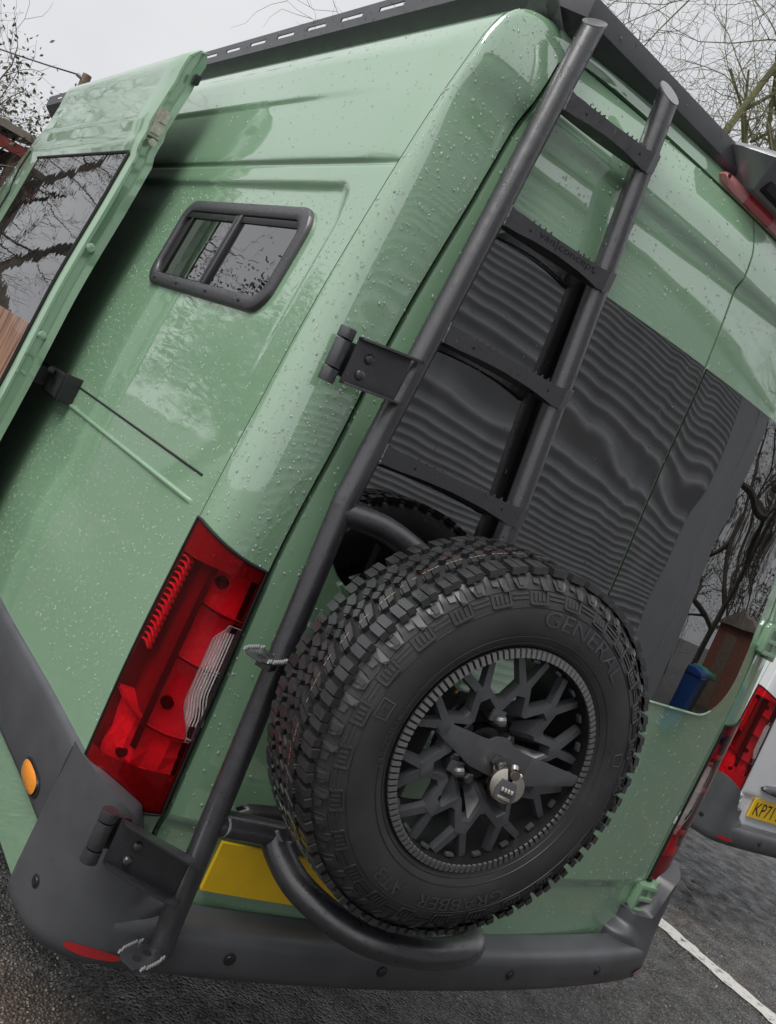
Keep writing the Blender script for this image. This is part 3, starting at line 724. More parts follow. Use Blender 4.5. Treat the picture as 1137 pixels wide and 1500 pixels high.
# --- sliding door, slid back and standing off the flank
SDY, SDO = 1.225, .160
def sd_pt(z, y, off=0.): return side_pt(z - 2.45, y, SDO + off + side_disp(2.0, z) , False)
zs = lin(.62, 2.388, 70)
mb = MB(); rows = []
for z in zs:
    r = [sd_pt(z, y) for y in lin(SDY, SDY + 1.32, 24)]; r[0] = r[0] + V3((.006, 0, 0)); r[1][1] = SDY + .012; rows.append(r)
top = [p + V3((.03, 0, .030)) for p in rows[-1]]; top2 = [p + V3((.055, 0, .036)) for p in rows[-1]]
mb.grid(rows + [top, top2], flip=True)
sd = mb.build('sliding_door', 'green', van, angle=50)
mb = MB()      # rear edge return with a stepped flange
stepx = [(0.006, 0), (.010, -.004), (.018, -.002), (.023, .010), (.042, .012), (.046, .004), (.066, .004), (.070, .03)]
mb.grid([[sd_pt(z, SDY) + V3((dx, dy, 0)) for dx, dy in stepx] for z in zs], flip=True)
mb.grid([[sd_pt(zs[-1], SDY) + V3((dx * (1 - .6 * k) + k * .03, dy, k * .030)) for dx, dy in stepx] for k in (0, .6, 1)], flip=True); mb.build('door_edge', 'green', sd, angle=40)
mb = MB(); mb.grid([[sd_pt(z, y) + V3((.070, 0, 0)) for y in lin(SDY + .03, SDY + 1.3, 6)] for z in zs], flip=False); inner = mb.build('door_lining', 'lining', sd)
mb = MB()
for k in range(22):
    z = 1.30 + .034 * k; A = sd_pt(z, SDY + .06) + V3((.072, 0, 0)); B = sd_pt(z, SDY + 1.25) + V3((.072, 0, 0)); mb.box((A + B) / 2, (.006, 1.18, .008))
mb.build('lining_rib', 'ribline', inner, smooth=False)
gz0, gz1, gy0, gy1 = 1.16, 2.085, SDY + .028, SDY + 1.2
mb = MB(); mb.grid([[sd_pt(z, y, .004) for y in lin(gy0, gy1, 20)] for z in lin(gz0, gz1, 30)], flip=True); mb.grid([[sd_pt(z, gy0, o) for z in lin(gz0, gz1, 30)] for o in (.004, -.004)], flip=False)
gl = mb.build('door_window', 'pane', sd)
mb = MB(); pth = [sd_pt(z, gy0 - .004, .003) for z in lin(gz0, gz1, 20)] + [sd_pt(gz1 + .004, y, .003) for y in lin(gy0, gy1, 20)]; mb.tube(pth, .006, 8); mb.build('window_seal', 'seal', gl)
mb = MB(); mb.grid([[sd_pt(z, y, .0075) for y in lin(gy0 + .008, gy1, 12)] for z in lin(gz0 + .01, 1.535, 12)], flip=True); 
e = [sd_pt(1.535, y, .0075) for y in lin(gy0 + .008, gy1, 12)]; mb.grid([e, [p + V3((.004, 0, 0)) for p in e]], flip=True); mb.build('timber_panel', 'wood', gl)  # added board, paints a wooden reflection onto the door glass
# latch, bolts and the roller arm
lat = MB(); c = sd_pt(2.19, SDY) + V3((.036, -.004, 0))
lat.box(c, (.036, .016, .085)); lat.box(c + V3((.004, -.010, .018)), (.022, .012, .030)); lat.box(c + V3((-.004, -.010, -.024)), (.026, .010, .02)); lat.tube([c + V3((.0, -.006, -.058)), c + V3((0, -.016, -.058))], .012, 12)
lat.build('door_latch', 'zinc', sd, bevel=.002)
for z in (1.80, 1.52):
    b = MB(); c = sd_pt(z, SDY) + V3((.030, .004, 0)); b.tube([c + V3((0, .01, 0)), c + V3((0, -.006, 0)), c + V3((0, -.008, 0))], [.013, .013, .009], 14); b.build('edge_bolt', 'green', sd)
b = MB(); c = sd_pt(2.34, SDY) + V3((.06, -.010, 0)); b.box(c, (.018, .026, .026)); b.build('door_buffer', 'trim', sd, bevel=.004)
arm = MB(); A = side_pt(1.43 - 2.45, SDY + .04, .008, False); 
arm.box(A + V3((-.030, -.050, -.008)), (.030, .17, .070)); arm.box(A + V3((-.012, -.135, -.008)), (.052, .022, .082)); arm.box(A + V3((-.055, .03, -.012)), (.045, .05, .05)); arm.box(A + V3((-.05, -.03, .02)), (.02, .14, .012), ((1, 0, 0), (.3, 1, 0), (0, 0, 1)))
arm.build('roller_arm', 'trim', sd, bevel=.004)
# seal round the door opening ahead of the sliding door
mb = MB(); mb.tube([side_pt(w, 3.33, -.005, False) for w in [-1.9 + 1.9 * i / 40 for i in range(41)] + [.01, .03, .05, .08, .12]], .026, 10); mb.build('door_seal', 'seal', van)
mb = MB(); mb.tube([side_pt(.05, y, .0, False) for y in lin(2.55, 3.4, 12)], .03, 8); mb.build('opening_header', 'seal', van)

# --- high-level brake lamp and camera pod on the roof header
def hdr(x, z): return rearY(x, z)
mb = MB(); n = 28; rows = []
for i in range(n + 1):
    x = -.165 + .33 * i / n; k = (max(0, 1 - abs(2 * i / n - 1)**6))**.5; y0 = .105 - .010
    yb = .075 - .012 * (1 - (x / .84)**2)
    rows.append([V3((x, yb - .012 - d, 2.566 + z * k * .85)) for d, z in ((0, .026), (.024, .024), (.034, .010), (.036, -.006), (.030, -.020), (0, -.024))])
mb.grid(rows); bl = mb.build('brake_lamp', 'cleartip', van, angle=50, recalc=True)
mb = MB(); rows2 = [[p + V3((0, -.0015, 0)) for p in r] for r in rows[9:20]]; mb.grid(rows2); mb.build('brake_lens', 'brakelens', bl, angle=50, recalc=True)
mb = MB(); p = V3((-.148, .020, 2.570)); mb.tube([p, p + V3((0, -.006, 0))], .005, 8); mb.build('lamp_screw', 'trim', bl)
pod = MB(); P0 = V3((.02, -.005, 2.625))
pod.add([P0 + V3(q) for q in [(-.19, .02, .012), (.19, .02, .012), (.19, .16, .04), (-.19, .16, .04), (-.125, -.045, .030), (.125, -.045, .030), (.12, .13, .072), (-.12, .13, .072),
                              (-.13, -.055, .012), (.13, -.055, .012), (-.10, .0, -.05), (.10, .0, -.05), (.10, .12, -.05), (-.10, .12, -.05)]],
        [(4, 5, 6, 7), (0, 4, 7, 3), (1, 2, 6, 5), (2, 3, 7, 6), (8, 9, 5, 4), (0, 8, 4), (1, 5, 9), (10, 11, 9, 8), (10, 8, 0, 13), (11, 12, 1, 9), (12, 13, 3, 2), (13, 0, 3), (12, 2, 1), (10, 13, 12, 11)])
po = pod.build('camera_pod', 'podgrey', van, bevel=.004, recalc=True)
mb = MB(); mb.box(P0 + V3((.0, -.012, -.022)), (.17, .03, .045)); mb.build('camera_lens', 'seal', po, bevel=.006)

# ================================================================== ROOF RACK
rack = thing('roof_rack', 'black folded-metal roof rack with slotted rails on the green van', 'roof rack', (0, 0, 2.6))
RO = V3((0, 0, -2.6))
def rb(mb, name, m, par, **k):
    o = mb.build(name, m, par, **k)
    if par is rack: o.location = tuple(RO)
    return o
def rail_side(s):
    x = .795; mb = MB(); z0, zf, zt = 2.565, 2.628, 2.684
    # underside fold and slotted upstand (slots are real openings)
    ys = [.10]; y = .22; slots = []
    while y < 4.3: slots.append((y, y + .12)); y += .205
    seq = [(.06, False)]
    for a, b in slots: seq += [(a, True), (b, False)]
    seq += [(4.45, None)]
    zs_ = [zf, zf + .026, zf + .038, zt]
    for i in range(len(seq) - 1):
        y0, hole = seq[i]; y1 = seq[i + 1][0]
        for k in range(3):
            if hole and k == 1: continue
            za, zb = zs_[k], zs_[k + 1]
            mb.box((-x * s, (y0 + y1) / 2, (za + zb) / 2), (.004, y1 - y0, zb - za))
    mb.prism([(0, 0), (.075, -.066), (.079, -.063), (.004, .004)], (-x * s - .002 * s, .06, zf), (s, 0, 0), (0, 0, 1), (0, 1, 0), 4.39)
    return rb(mb, 'side_rail', 'rack', rack, smooth=False, recalc=True)
rail_side(1); rail_side(-1)
# rear rail with chamfered corners
for seg in (((-.795, .11), (-.70, .030)), ((-.70, .030), (.70, .030)), ((.70, .030), (.795, .11))):
    (xa, ya), (xb, yb) = seg; d = unit((xb - xa, yb - ya, 0)); nrm = V3((d[1], -d[0], 0)); L = math.hypot(xb - xa, yb - ya); mb = MB()
    mb.prism([(0, 2.600), (0, 2.646), (-.020, 2.650), (-.020, 2.646), (-.004, 2.642), (-.004, 2.602), (-.056, 2.566), (-.053, 2.562)], V3((xa, ya, 0)) , nrm, (0, 0, 1), d, L + .0005)
    rb(mb, 'rear_rail', 'rack', rack, bevel=.0012, recalc=True)
for y in (.7, 1.5, 2.3, 3.1, 3.9):
    mb = MB(); mb.box((0, y, 2.650), (1.55, .05, .03)); rb(mb, 'cross_bar', 'rack', rack, bevel=.004)
for y in (.5, 1.6, 2.7, 3.8):
    for s in (-1, 1):
        mb = MB(); mb.box((s * .73, y, 2.585), (.05, .06, .05)); rb(mb, 'foot', 'rack', rack, bevel=.004)
mb = MB(); rb(MB().tube([(-.70, 4.44, 2.67), (.70, 4.44, 2.67)], .03, 10), 'front_rail', 'rack', rack)

# ================================================================== LADDER AND SPARE-WHEEL CARRIER
lad = thing('rear_ladder', 'black tubular ladder and spare wheel carrier hinged to the van rear', 'ladder', (-.8, -.13, .55))
LO = V3((-.8, -.13, .55))
def lb(mb, name, m='powder', par=None, **k):
    par = par or lad; o = mb.build(name, m, par, **k)
    if par is lad: o.location = tuple(-LO)
    return o
TR = .0245
LT, LBd, LBt = V3((-.6975, .0016, 2.586)), V3((-.800, -.062, 1.517)), V3((-.797, -.130, .582))
RT, RB = V3((-.470, -.032, 2.575)), V3((-.400, -.098, 1.50))
def rail_with_mitre(pts, r, n, seg=28):
    """tube whose top end is cut by a plane through pts[0] with normal n"""
    mb = MB(); pts = [V3(p) for p in pts]; N = len(pts)
    T = [unit(pts[min(i + 1, N - 1)] - pts[max(i - 1, 0)]) for i in range(N)]; u = unit(np.cross(T[0], (0, 1, 0))); rows = []; n = unit(n)
    for i in range(N):
        u = unit(u - T[i] * np.dot(u, T[i])); w = np.cross(T[i], u)
        ringp = [pts[i] + r * (math.cos(2 * math.pi * k / seg) * u + math.sin(2 * math.pi * k / seg) * w) for k in range(seg)]
        if i == 0: ringp = [p + T[0] * (np.dot(pts[0] - p, n) / np.dot(T[0], n)) for p in ringp]
        rows.append(ringp)
    vs = [p for q in rows for p in q]; fs = []
    for i in range(N - 1):
        for k in range(seg):
            a, b = i * seg + k, i * seg + (k + 1) % seg; fs.append((a, b, b + seg, a + seg))
    fs += [tuple(range(seg)), tuple(range((N - 1) * seg, N * seg))]
    mb.add(vs, fs); return mb, rows[0]
bend = spline([LT, LT * .5 + LBd * .5, LBd + (LT - LBd) * .06, LBd, LBd + (LBt - LBd) * .06, LBt * .5 + LBd * .5, LBt], 5)
mb, capL = rail_with_mitre(bend, TR, (-.61, -.51, 1.0)); lb(mb, 'ladder_rail', angle=40, recalc=True)
mb, capR = rail_with_mitre([RT, RT * .5 + RB * .5, RB, V3((-.395, -.105, .86))], TR, (-.18, -1.0, 1.0)); lb(mb, 'ladder_rail', angle=40, recalc=True)
for cp in (capL, capR):
    c = sum(cp) / len(cp); n = unit(np.cross(cp[0] - c, cp[7] - c)); n = n if n[1] < 0 else -n
    mb = MB(); k = len(cp); mb.add([c + (p - c) * 1.02 + n * .0012 for p in cp], [tuple(range(k))]); mb.v += [tuple(c + (p - c) * 1.02 - n * .003) for p in cp]
    mb.f += [(i, (i + 1) % k, k + (i + 1) % k, k + i) for i in range(k)]; lb(mb, 'end_cap', 'weld', recalc=True)  # pale cap colour stands in for sky mirrored on its wet face
def rail_at(A, B, z): t = (z - A[2]) / (B[2] - A[2]); return A + (B - A) * t
RUNGS = [2.440, 2.180, 1.920, 1.655]
for ri, z in enumerate(RUNGS):
    a = rail_at(LBd, LT, z) + V3((.014, -.017, 0)); b = rail_at(RB, RT, z) + V3((-.006, -.027, 0)); ux = unit(b - a); L = np.linalg.norm(b - a)
    ux = unit((b - a)); uz = V3((0, 0, 1)); nn = unit(np.cross(ux, uz)); nn = nn if nn[1] < 0 else -nn
    top = [(0, 0)]; k = 18
    rr = random.Random(ri)
    for i in range(1, k):
        t = i / k; h = .001 * math.sin(t * 9)
        tooth = (.18 < t < .42) or (.62 < t < .90)
        if tooth: top += [(t * L - .004, -.0045), (t * L, .0015), (t * L + .0015, -.0045)]
        else: top.append((t * L, -.004 + h))
    top += [(L, 0)]
    botm = [(L, -.044), (L * .94, -.045), (L * .86, -.041), (L * .72, -.036), (L * .5, -.033), (L * .28, -.035), (L * .14, -.039), (L * .05, -.040), (0, -.041)]
    mb = MB(); mb.prism(top + botm, a, ux, uz, nn, .0022, -.0022); rung = lb(mb, 'rung', smooth=False)
    # folded tread behind the face plate, seen from underneath
    mb = MB(); n2 = 14; rows = []
    for i in range(n2 + 1):
        t = i / n2; arc = math.sin(math.pi * t); dep = .010 + .020 * arc
        p = a + ux * (L * t); rows.append([p - nn * .002 + uz * (-.041 + .008 * arc), p - nn * dep + uz * (-.047 + .006 * arc), p - nn * dep + uz * (-.043 + .006 * arc), p - nn * .002 + uz * (-.010)])
    mb.grid(rows); mb.build('rung_return', 'powder', rung, smooth=False, recalc=True)
    # bent tab welded to the right rail
    mb = MB(); o = b - ux * .002; tx = unit(ux * .93 - nn * .35); mb.prism([(0, .001), (.022, .004), (.022, -.036), (0, -.046)], o, tx, uz, unit(np.cross(tx, uz)) * (1 if np.cross(tx, uz)[1] < 0 else -1), .004)
    mb.build('rung_tab', 'powder', rung, smooth=False, recalc=True)
    for (p0, p1) in ((a + nn * .002, a - uz * .042 + nn * .002), (o + tx * .023 + uz * .005, o + tx * .023 - uz * .036)):
        mb = MB(); w = [p0 + (p1 - p0) * t + nn * rr.uniform(-.0008, .0008) for t in lin(0, 1, 12)]; mb.tube(w, [rr.uniform(.0022, .0036) for _ in w], 7); mb.build('weld_bead', 'weld', rung)
    for t in (.22, .86):
        mb = MB(); p = a + ux * (L * t) + uz * (-.022) + nn * .0022; mb.tube([p, p + nn * .0004], .0032, 12); mb.build('rung_hole', 'seal', rung)
    if ri == 1:
        vs, fs, w, h = text2d('van|concept', .03); k = L * .56 / w; tb = MB()
        tb.add([a + ux * (L * .58 + p[0] * k) + uz * (-.0175 + p[1] * min(k, .020 / h)) + nn * .0031 for p in vs], fs); tb.build('rung_lettering', 'seal', rung, smooth=False, recalc=False)
# folding foot pegs on the left rail
for (z, dx) in ((1.195, -.002), (.592, -.004)):
    c = rail_at(LBt, LBd, z); peg = MB(); n = 9
    out = unit((-.86, -.50, 0)); wdt = V3((out[1], -out[0], 0)) * -1
    pr = [(.018, -.030), (.050, -.034), (.086, -.030), (.102, -.018), (.104, .018), (.088, .030), (.050, .034), (.018, .030)]
    peg.prism(pr, c + V3((0, 0, 0)), out, wdt, (0, 0, 1), .004)
    peg.prism([(.012, -.012), (.055, -.016), (.055, .016), (.012, .012)], c + V3((0, 0, -.022)), out, wdt, (0, 0, 1), .0215)
    pg = lb(peg, 'foot_peg', bevel=.001)
    tm = MB()
    for i in range(10):
        for sgn in (-1, 1):
            p = c + out * (.026 + .0075 * i) + wdt * (sgn * (.031 if 1 < i < 8 else .028)); tm.prism([(-.0028, 0), (.0028, 0), (0, .0075)], p + V3((0, 0, .004)), out, (0, 0, 1), wdt, .002, -.002)
    tm.build('peg_tooth', 'weld', pg, smooth=False, recalc=True, kind='stuff')
    for i in range(2):
        hm = MB(); p = c + out * (.042 + .032 * i) + V3((0, 0, .0042)); hm.tube([p, p + V3((0, 0, .0005))], .009, 14); hm.build('peg_hole', 'seal', pg)
# hinge brackets to the body
def bracket(x0, x1, z0, z1, yb, dep, zrise, kx):
    mb = MB(); ux = unit((x1 - x0, -.010, zrise)); L = x1 - x0; o = V3((x0, yb, z0)); H = z1 - z0
    nn = V3((0, -1, 0)); uz = V3((0, 0, 1))
    mb.prism([(0, 0), (L, 0), (L, H), (0, H)], o, ux, uz, nn, .004); br_ = lb(mb, 'hinge_bracket', bevel=.001)
    mb = MB(); mb.prism([(.0, 0), (L + .010, 0), (L + .016, .020), (L * .98, dep), (L * .62, dep * .86), (.0, dep * .45)], o + uz * H, ux, nn, uz, .005); mb.build('bracket_flange', 'powder', br_, bevel=.001)
    mb = MB(); mb.prism([(.0, 0), (L + .004, 0), (L + .010, .020), (L * .95, dep), (L * .62, dep * .86), (.0, dep * .45)], o - uz * .004, ux, nn, uz, .005); mb.build('bracket_flange', 'powder', br_, bevel=.001)
    for t, zz in ((.30, .66), (.26, .26)):
        mb = MB(); p = o + ux * (L * t) + uz * (H * zz) + nn * .004; mb.tube([p, p + nn * .002, p + nn * .006, p + nn * .0085], [.0105, .0105, .0085, .003], 14); mb.build('bolt_head', 'powder', br_)
    # knuckle with sleeves
    p = V3((x0 - kx, yb + .012, 0)); mb = MB()
    mb.tube([p + uz * (z0 - .012), p + uz * (z0 + H * .16)], .0165, 16); mb.tube([p + uz * (z0 + H * .20), p + uz * (z1 - H * .16)], .0155, 16); mb.tube([p + uz * (z1 - H * .12), p + uz * (z1 + .010)], .0165, 16)
    mb.box(p + V3((.030, .018, z0 + H * .5)), (.05, .012, H * .8)); mb.build('hinge_knuckle', 'powder', br_, bevel=.0008)
    return br_
bracket(-.918, -.798, 1.722, 1.806, -.052, .040, .012, .020)
bracket(-.985, -.812, .757, .838, -.118, .045, -.056, .020)
# carrier tubes
CR = .0265
mb = MB(); mb.tube(spline([LBd + V3((.0, 0, -.02)), (-.70, -.085, 1.50), (-.60, -.115, 1.475), (-.47, -.13, 1.44)], 6), CR, 20); lb(mb, 'carrier_tube')
mb = MB(); mb.tube([(-.80, -.105, .852), (-.70, -.112, .851), (-.645, -.118, .850), (-.40, -.118, .846)], CR, 20); lb(mb, 'carrier_tube')
hoop = spline([(-.652, -.112, .862), (-.640, -.135, .832), (-.606, -.195, .796), (-.552, -.275, .780), (-.490, -.335, .779), (-.400, -.372, .786), (-.310, -.376, .794), (-.245, -.352, .796), (-.212, -.300, .795), (-.205, -.22, .797), (-.215, -.118, .84)], 8)
mb = MB(); mb.tube([p + V3((0, 0, -.006)) for p in hoop], .0305, 22); lb(mb, 'wheel_cradle')
mb = MB(); mb.box((-.47, -.155, 1.20), (.30, .012, .10)); mb.box((-.435, -.13, 1.15), (.05, .04, .62)); mb.box((-.60, -.13, 1.15), (.05, .04, .64)); lb(mb, 'mount_plate', bevel=.003)
for pts in ([p for p in [LBd + V3((.022, -.012, -.012)), LBd + V3((.026, -.020, -.03)), LBd + V3((.024, -.010, -.048))]], [(-.772, -.122, .872), (-.768, -.132, .852), (-.772, -.122, .83)], [(-.668, -.140, .868), (-.652, -.146, .852), (-.628, -.146, .85)]):
    mb = MB(); mb.tube(spline(pts, 5), .004, 7); lb(mb, 'weld_bead', 'weld')

# ================================================================== SPARE WHEEL
YAW = -.103; WC = V3((-.516, -.441, 1.217)); WN = V3((math.sin(YAW), -math.cos(YAW), 0)); WU = V3((math.cos(YAW), math.sin(YAW), 0)); WZ = V3((0, 0, 1))
wheel = thing('spare_wheel', 'spare wheel with chunky all-terrain tyre and black alloy rim on the rear carrier', 'spare wheel', tuple(WC + WN * -.12 + V3((0, 0, -.39))))
WO = V3(wheel.location)
def W(x, y, z): return WC + WU * x + WZ * y + WN * z
def wb(mb, name, m, par=None, **k):
    par = par or wheel; o = mb.build(name, m, par, **k)
    if par is wheel: o.location = tuple(-WO)
    return o
ZC = -.112
prof_half = [(.216, .098), (.219, .108), (.226, .115), (.240, .121), (.262, .1255), (.285, .1265), (.305, .1245), (.322, .120), (.340, .112), (.356, .1035), (.368, .094), (.3745, .083), (.378, .060), (.3795, .030), (.380, 0)]
prof_half = [(r, d * .94) for r, d in prof_half]
prof = [(r if r < .222 else .222 + (r - .222) * .87, ZC + d) for r, d in prof_half + [(r, -d) for r, d in prof_half[-2::-1]]]
mb = MB(); mb.lathe(prof, W, 144); tyre = wb(mb, 'tyre', 'rubber', angle=60)
swz = pchip([p[0] for p in prof_half], [p[1] + ZC for p in prof_half])
def RS(r): return r if r < .222 else .222 + (r - .222) * .87
def polar(a, r, h=0.): q = RS(r); return W(q * math.cos(a), q * math.sin(a), swz(r) + h)
def tread_pt(a, v, h):
    r = RS(.3795 - .0042 * (abs(v) / .1)**2.2) + h; return W(r * math.cos(a), r * math.sin(a), ZC + v * .94)
NP = 50; PA = 2 * math.pi / NP
def clip(poly, a, b, c):
    """keep a*x+b*y+c>0"""
    o = []
    for i in range(len(poly)):
        p, q = poly[i], poly[(i + 1) % len(poly)]; dp, dq = a * p[0] + b * p[1] + c, a * q[0] + b * q[1] + c
        if dp > 0: o.append(p)
        if dp * dq < 0: t = dp / (dp - dq); o.append((p[0] + (q[0] - p[0]) * t, p[1] + (q[1] - p[1]) * t))
    return o
def blk(mb, poly, a0, h, taper=.0012):
    """poly in (pitch units, v metres)"""
    if len(poly) < 3: return
    k = len(poly); cu = sum(p[0] for p in poly) / k; cv = sum(p[1] for p in poly) / k
    A = sum(poly[i][0] * poly[(i + 1) % k][1] - poly[(i + 1) % k][0] * poly[i][1] for i in range(k))
    if A < 0: poly = poly[::-1]
    hi = [tread_pt(a0 + (p[0] + (cu - p[0]) * .05) * PA, p[1] + (cv - p[1]) * .04, h) for p in poly]; lo = [tread_pt(a0 + p[0] * PA, p[1], -.003) for p in poly]
    mb.add(lo + hi, [tuple(range(2 * k - 1, k - 1, -1))] + [(i, k + i, k + (i + 1) % k, (i + 1) % k) for i in range(k)])
def sliced(poly, cuts, gap=.02):
    """cuts: lines x + s*v = c in pitch units"""
    outp = []; prev = -9.
    for c, s in cuts + [(9., 0.)]:
        q = clip(poly, 1, prev_s if prev > -8 else 0, -(prev + gap)) if prev > -8 else poly
        q = clip(q, -1, -s, c - gap) if c < 8 else q
        if len(q) > 2: outp.append(q)
        prev, prev_s = c, s
    return outp
tr = MB(); rt = random.Random(3)
rowA = [(.00, .010), (.22, .006), (.50, .018), (.62, .014), (.98, .040), (1.02, .052), (.70, .056), (.58, .050), (.34, .047), (.16, .030)]
rowB = [(.05, -.012), (.30, -.018), (.52, -.008), (.66, -.010), (.88, .004), (.74, .013), (.48, .006), (.30, .003)]
rowC = [(.10, -.055), (.44, -.058), (.60, -.046), (.92, -.034), (1.06, -.018), (.86, -.014), (.62, -.024), (.40, -.022), (.20, -.036)]
shF = [(.04, .062), (.30, .058), (.40, .064), (.74, .060), (.80, .070), (.80, .101), (.44, .103), (.42, .098), (.06, .100)]
for i in range(NP):
    a0 = i * PA; j = rt.uniform(-.02, .02)
    for poly, cuts, h in ((rowA, [(.34, -6.), (.66, -6.)], .0105), (rowB, [(.46, 8.)], .0105), (rowC, [(.36, 7.), (.78, 7.)], .0105),
                          (shF, [(.42, 0.)], .0098), ([(1 - x + .25, -v) for x, v in shF], [(.80, 0.)], .0098)):
        for q in sliced([(x + j, v) for x, v in poly], cuts): blk(tr, q, a0, h)
tread = wb(tr, 'tread', 'tread', tyre, smooth=False); tread['kind'] = 'stuff'
mb = MB(); mb.lathe([(RS(r), ZC + d) for r, d in ((.3748, .084), (.3790, .056), (.3802, .028), (.3806, 0), (.3802, -.028), (.3790, -.056), (.3748, -.084))], W, 144); wb(mb, 'tread_base', 'groove', tyre)
# painted factory lines round the tread
for v, m, wd in ((.030, 'stripe_tan', .0012), (.006, 'stripe_red', .0008), (.022, 'stripe_red', .0006)):
    mb = MB()
    for i in range(NP):
        for u0, u1 in (((.12, .30), (.36, .62), (.70, .86)) if v > .015 else ((.1, .4), (.5, .8))):
            if rt.random() < (.25 if m == 'stripe_tan' else .55): continue
            mb.grid([[tread_pt((i + u0 + (u1 - u0) * k / 3) * PA, v + w + .003 * math.sin(i * 1.3), .01075) for k in range(4)] for w in (0, wd)], flip=True)
    wb(mb, 'tread_line', m, tyre, smooth=False, kind='stuff')
# shoulder lugs and sidewall ladder pattern
def sw_prism(mb, poly, h, n=1):
    k = len(poly); A = sum(poly[i][0] * poly[(i + 1) % k][1] - poly[(i + 1) % k][0] * poly[i][1] for i in range(k))
    if A > 0: poly = poly[::-1]      # poly (angle, r): keep outward
    hi = [polar(a, r, h) for a, r in poly]; lo = [polar(a, r, -.002) for a, r in poly]
    mb.add(lo + hi, [tuple(range(2 * k - 1, k - 1, -1)), ] + [(i, k + i, k + (i + 1) % k, (i + 1) % k) for i in range(k)])
lug = MB()
for i in range(NP):
    a = i * PA
    u = lambda x: a + x * PA
    if i % 2 == 0:
        sw_prism(lug, [(u(.04), .3755), (u(.42), .3755), (u(.40), .352), (u(.34), .344), (u(.10), .344), (u(.06), .352)], .0065)
        sw_prism(lug, [(u(.46), .3735), (u(.80), .3735), (u(.78), .356), (u(.50), .354)], .0045)
    else:
        sw_prism(lug, [(u(.04), .3755), (u(.80), .3755), (u(.74), .358), (u(.62), .347), (u(.22), .347), (u(.10), .358)], .0060)
        sw_prism(lug, [(u(.30), .366), (u(.56), .366), (u(.54), .353), (u(.32), .353)], .0078)
for i in range(NP // 2):
    a = i * 2 * PA
    u = lambda x: a + x * PA
    # E-shaped ladder lug
    sw_prism(lug, [(u(.00), .3415), (u(.10), .3415), (u(.10), .316), (u(.00), .3185)], .0034)
    sw_prism(lug, [(u(.92), .3415), (u(1.02), .3415), (u(1.02), .3185), (u(.92), .316)], .0034)
    sw_prism(lug, [(u(.10), .3195), (u(.92), .3195), (u(.92), .316), (u(.10), .316)], .0034)
    for k in range(3): sw_prism(lug, [(u(.24 + .22 * k), .338), (u(.34 + .22 * k), .338), (u(.34 + .22 * k), .323), (u(.24 + .22 * k), .323)], .0028)
    for k in range(2): sw_prism(lug, [(u(1.08), .338 - .008 * k), (u(1.94), .338 - .008 * k), (u(1.94), .335 - .008 * k), (u(1.08), .335 - .008 * k)], .0024)
wb(lug, 'shoulder_lugs', 'rubber', tyre, smooth=False, kind='stuff')
mb = MB()
for r, t in ((.3428, .0012), (.3105, .0007), (.248, .0008), (.232, .0010)):
    mb.tube([polar(2 * math.pi * k / 180, r, .0006) for k in range(181)], t, 5, cap=False)
wb(mb, 'sidewall_rib', 'rubber', tyre, kind='stuff')
def side_text(s, ang, r0, h, kx=1.):
    vs, fs, w, hh = text2d(s, 1.); k = h / hh; mb = MB()
    top = [polar(ang - x * k * kx / r0, r0 + y * k, .0016) for x, y in vs]; mb.add(top, fs)
    wb(mb, 'moulded_lettering', 'letters', tyre, smooth=False)
side_text('GENERAL', R_(76), .290, .034, 1.22)
side_text('GRABBER', R_(-78), .290, .030, 1.12)
side_text('AT3', R_(-114), .289, .030, 1.1)
side_text('245/75R16', R_(183), .252, .014, 1.2)
side_text('LT', R_(172), .292, .016, 1.)
mb = MB()
for a0, a1, r0, r1 in ((R_(169), R_(175.5), .278, .306), (R_(12), R_(17), .278, .300)):
    for pts in ([(a0, r0), (a1, r0)], [(a1, r0), (a1, r1)], [(a1, r1), (a0, r1)], [(a0, r1), (a0, r0)]): mb.tube([polar(a, r, .0006) for a, r in pts], .0011, 5)
for k in range(9): mb.tube([polar(R_(30 - 5 * k), .262 + .004 * (k % 2), .0003), polar(R_(27.5 - 5 * k), .262 + .004 * (k % 3), .0003)], .0009, 5)
wb(mb, 'sidewall_mark', 'letters', tyre, kind='stuff')
# rim
mb = MB(); mb.lathe([(.2215, -.020), (.2222, -.010), (.2205, -.004), (.206, .000), (.2035, -.001), (.2015, -.012), (.200, -.030), (.196, -.05), (.188, -.13), (.186, -.20), (.205, -.225)], W, 120); rim = wb(mb, 'rim', 'barrel', angle=40)
mb = MB(); NT = 112
for i in range(NT):
    a = 2 * math.pi * i / NT; da = 2 * math.pi / NT * .31; pr = [(a - da, .2045), (a + da, .2045), (a + da, .2195), (a - da, .2195)]
    hi = [W(r * math.cos(t), r * math.sin(t), .0045 - .0035 * (r > .21)) for t, r in pr]; lo = [W(r * math.cos(t), r * math.sin(t), -.008) for t, r in pr]
    mb.add(lo + hi, [(4, 5, 6, 7), (0, 1, 5, 4), (1, 2, 6, 5), (2, 3, 7, 6), (3, 0, 4, 7)])
wb(mb, 'notched_ring', 'ringsteel', rim, smooth=False, recalc=True, kind='stuff')
sp = MB()
def bar(p, q, w0, w1, z0, z1, th):
    p, q = V3((*p, 0)), V3((*q, 0)); d = unit(q - p); nl = V3((-d[1], d[0], 0)); vs = []
    for (c, w, z) in ((p, w0, z0), (q, w1, z1)):
        for s_, zz, kk in ((-1, z, .86), (1, z, .86), (1, z - th, 1.15), (-1, z - th, 1.15)):
            x = c + nl * (s_ * w / 2 * kk); vs.append(W(x[0], x[1], zz))
    sp.add(vs, [(0, 1, 2, 3), (7, 6, 5, 4), (0, 4, 5, 1), (1, 5, 6, 2), (2, 6, 7, 3), (3, 7, 4, 0)])
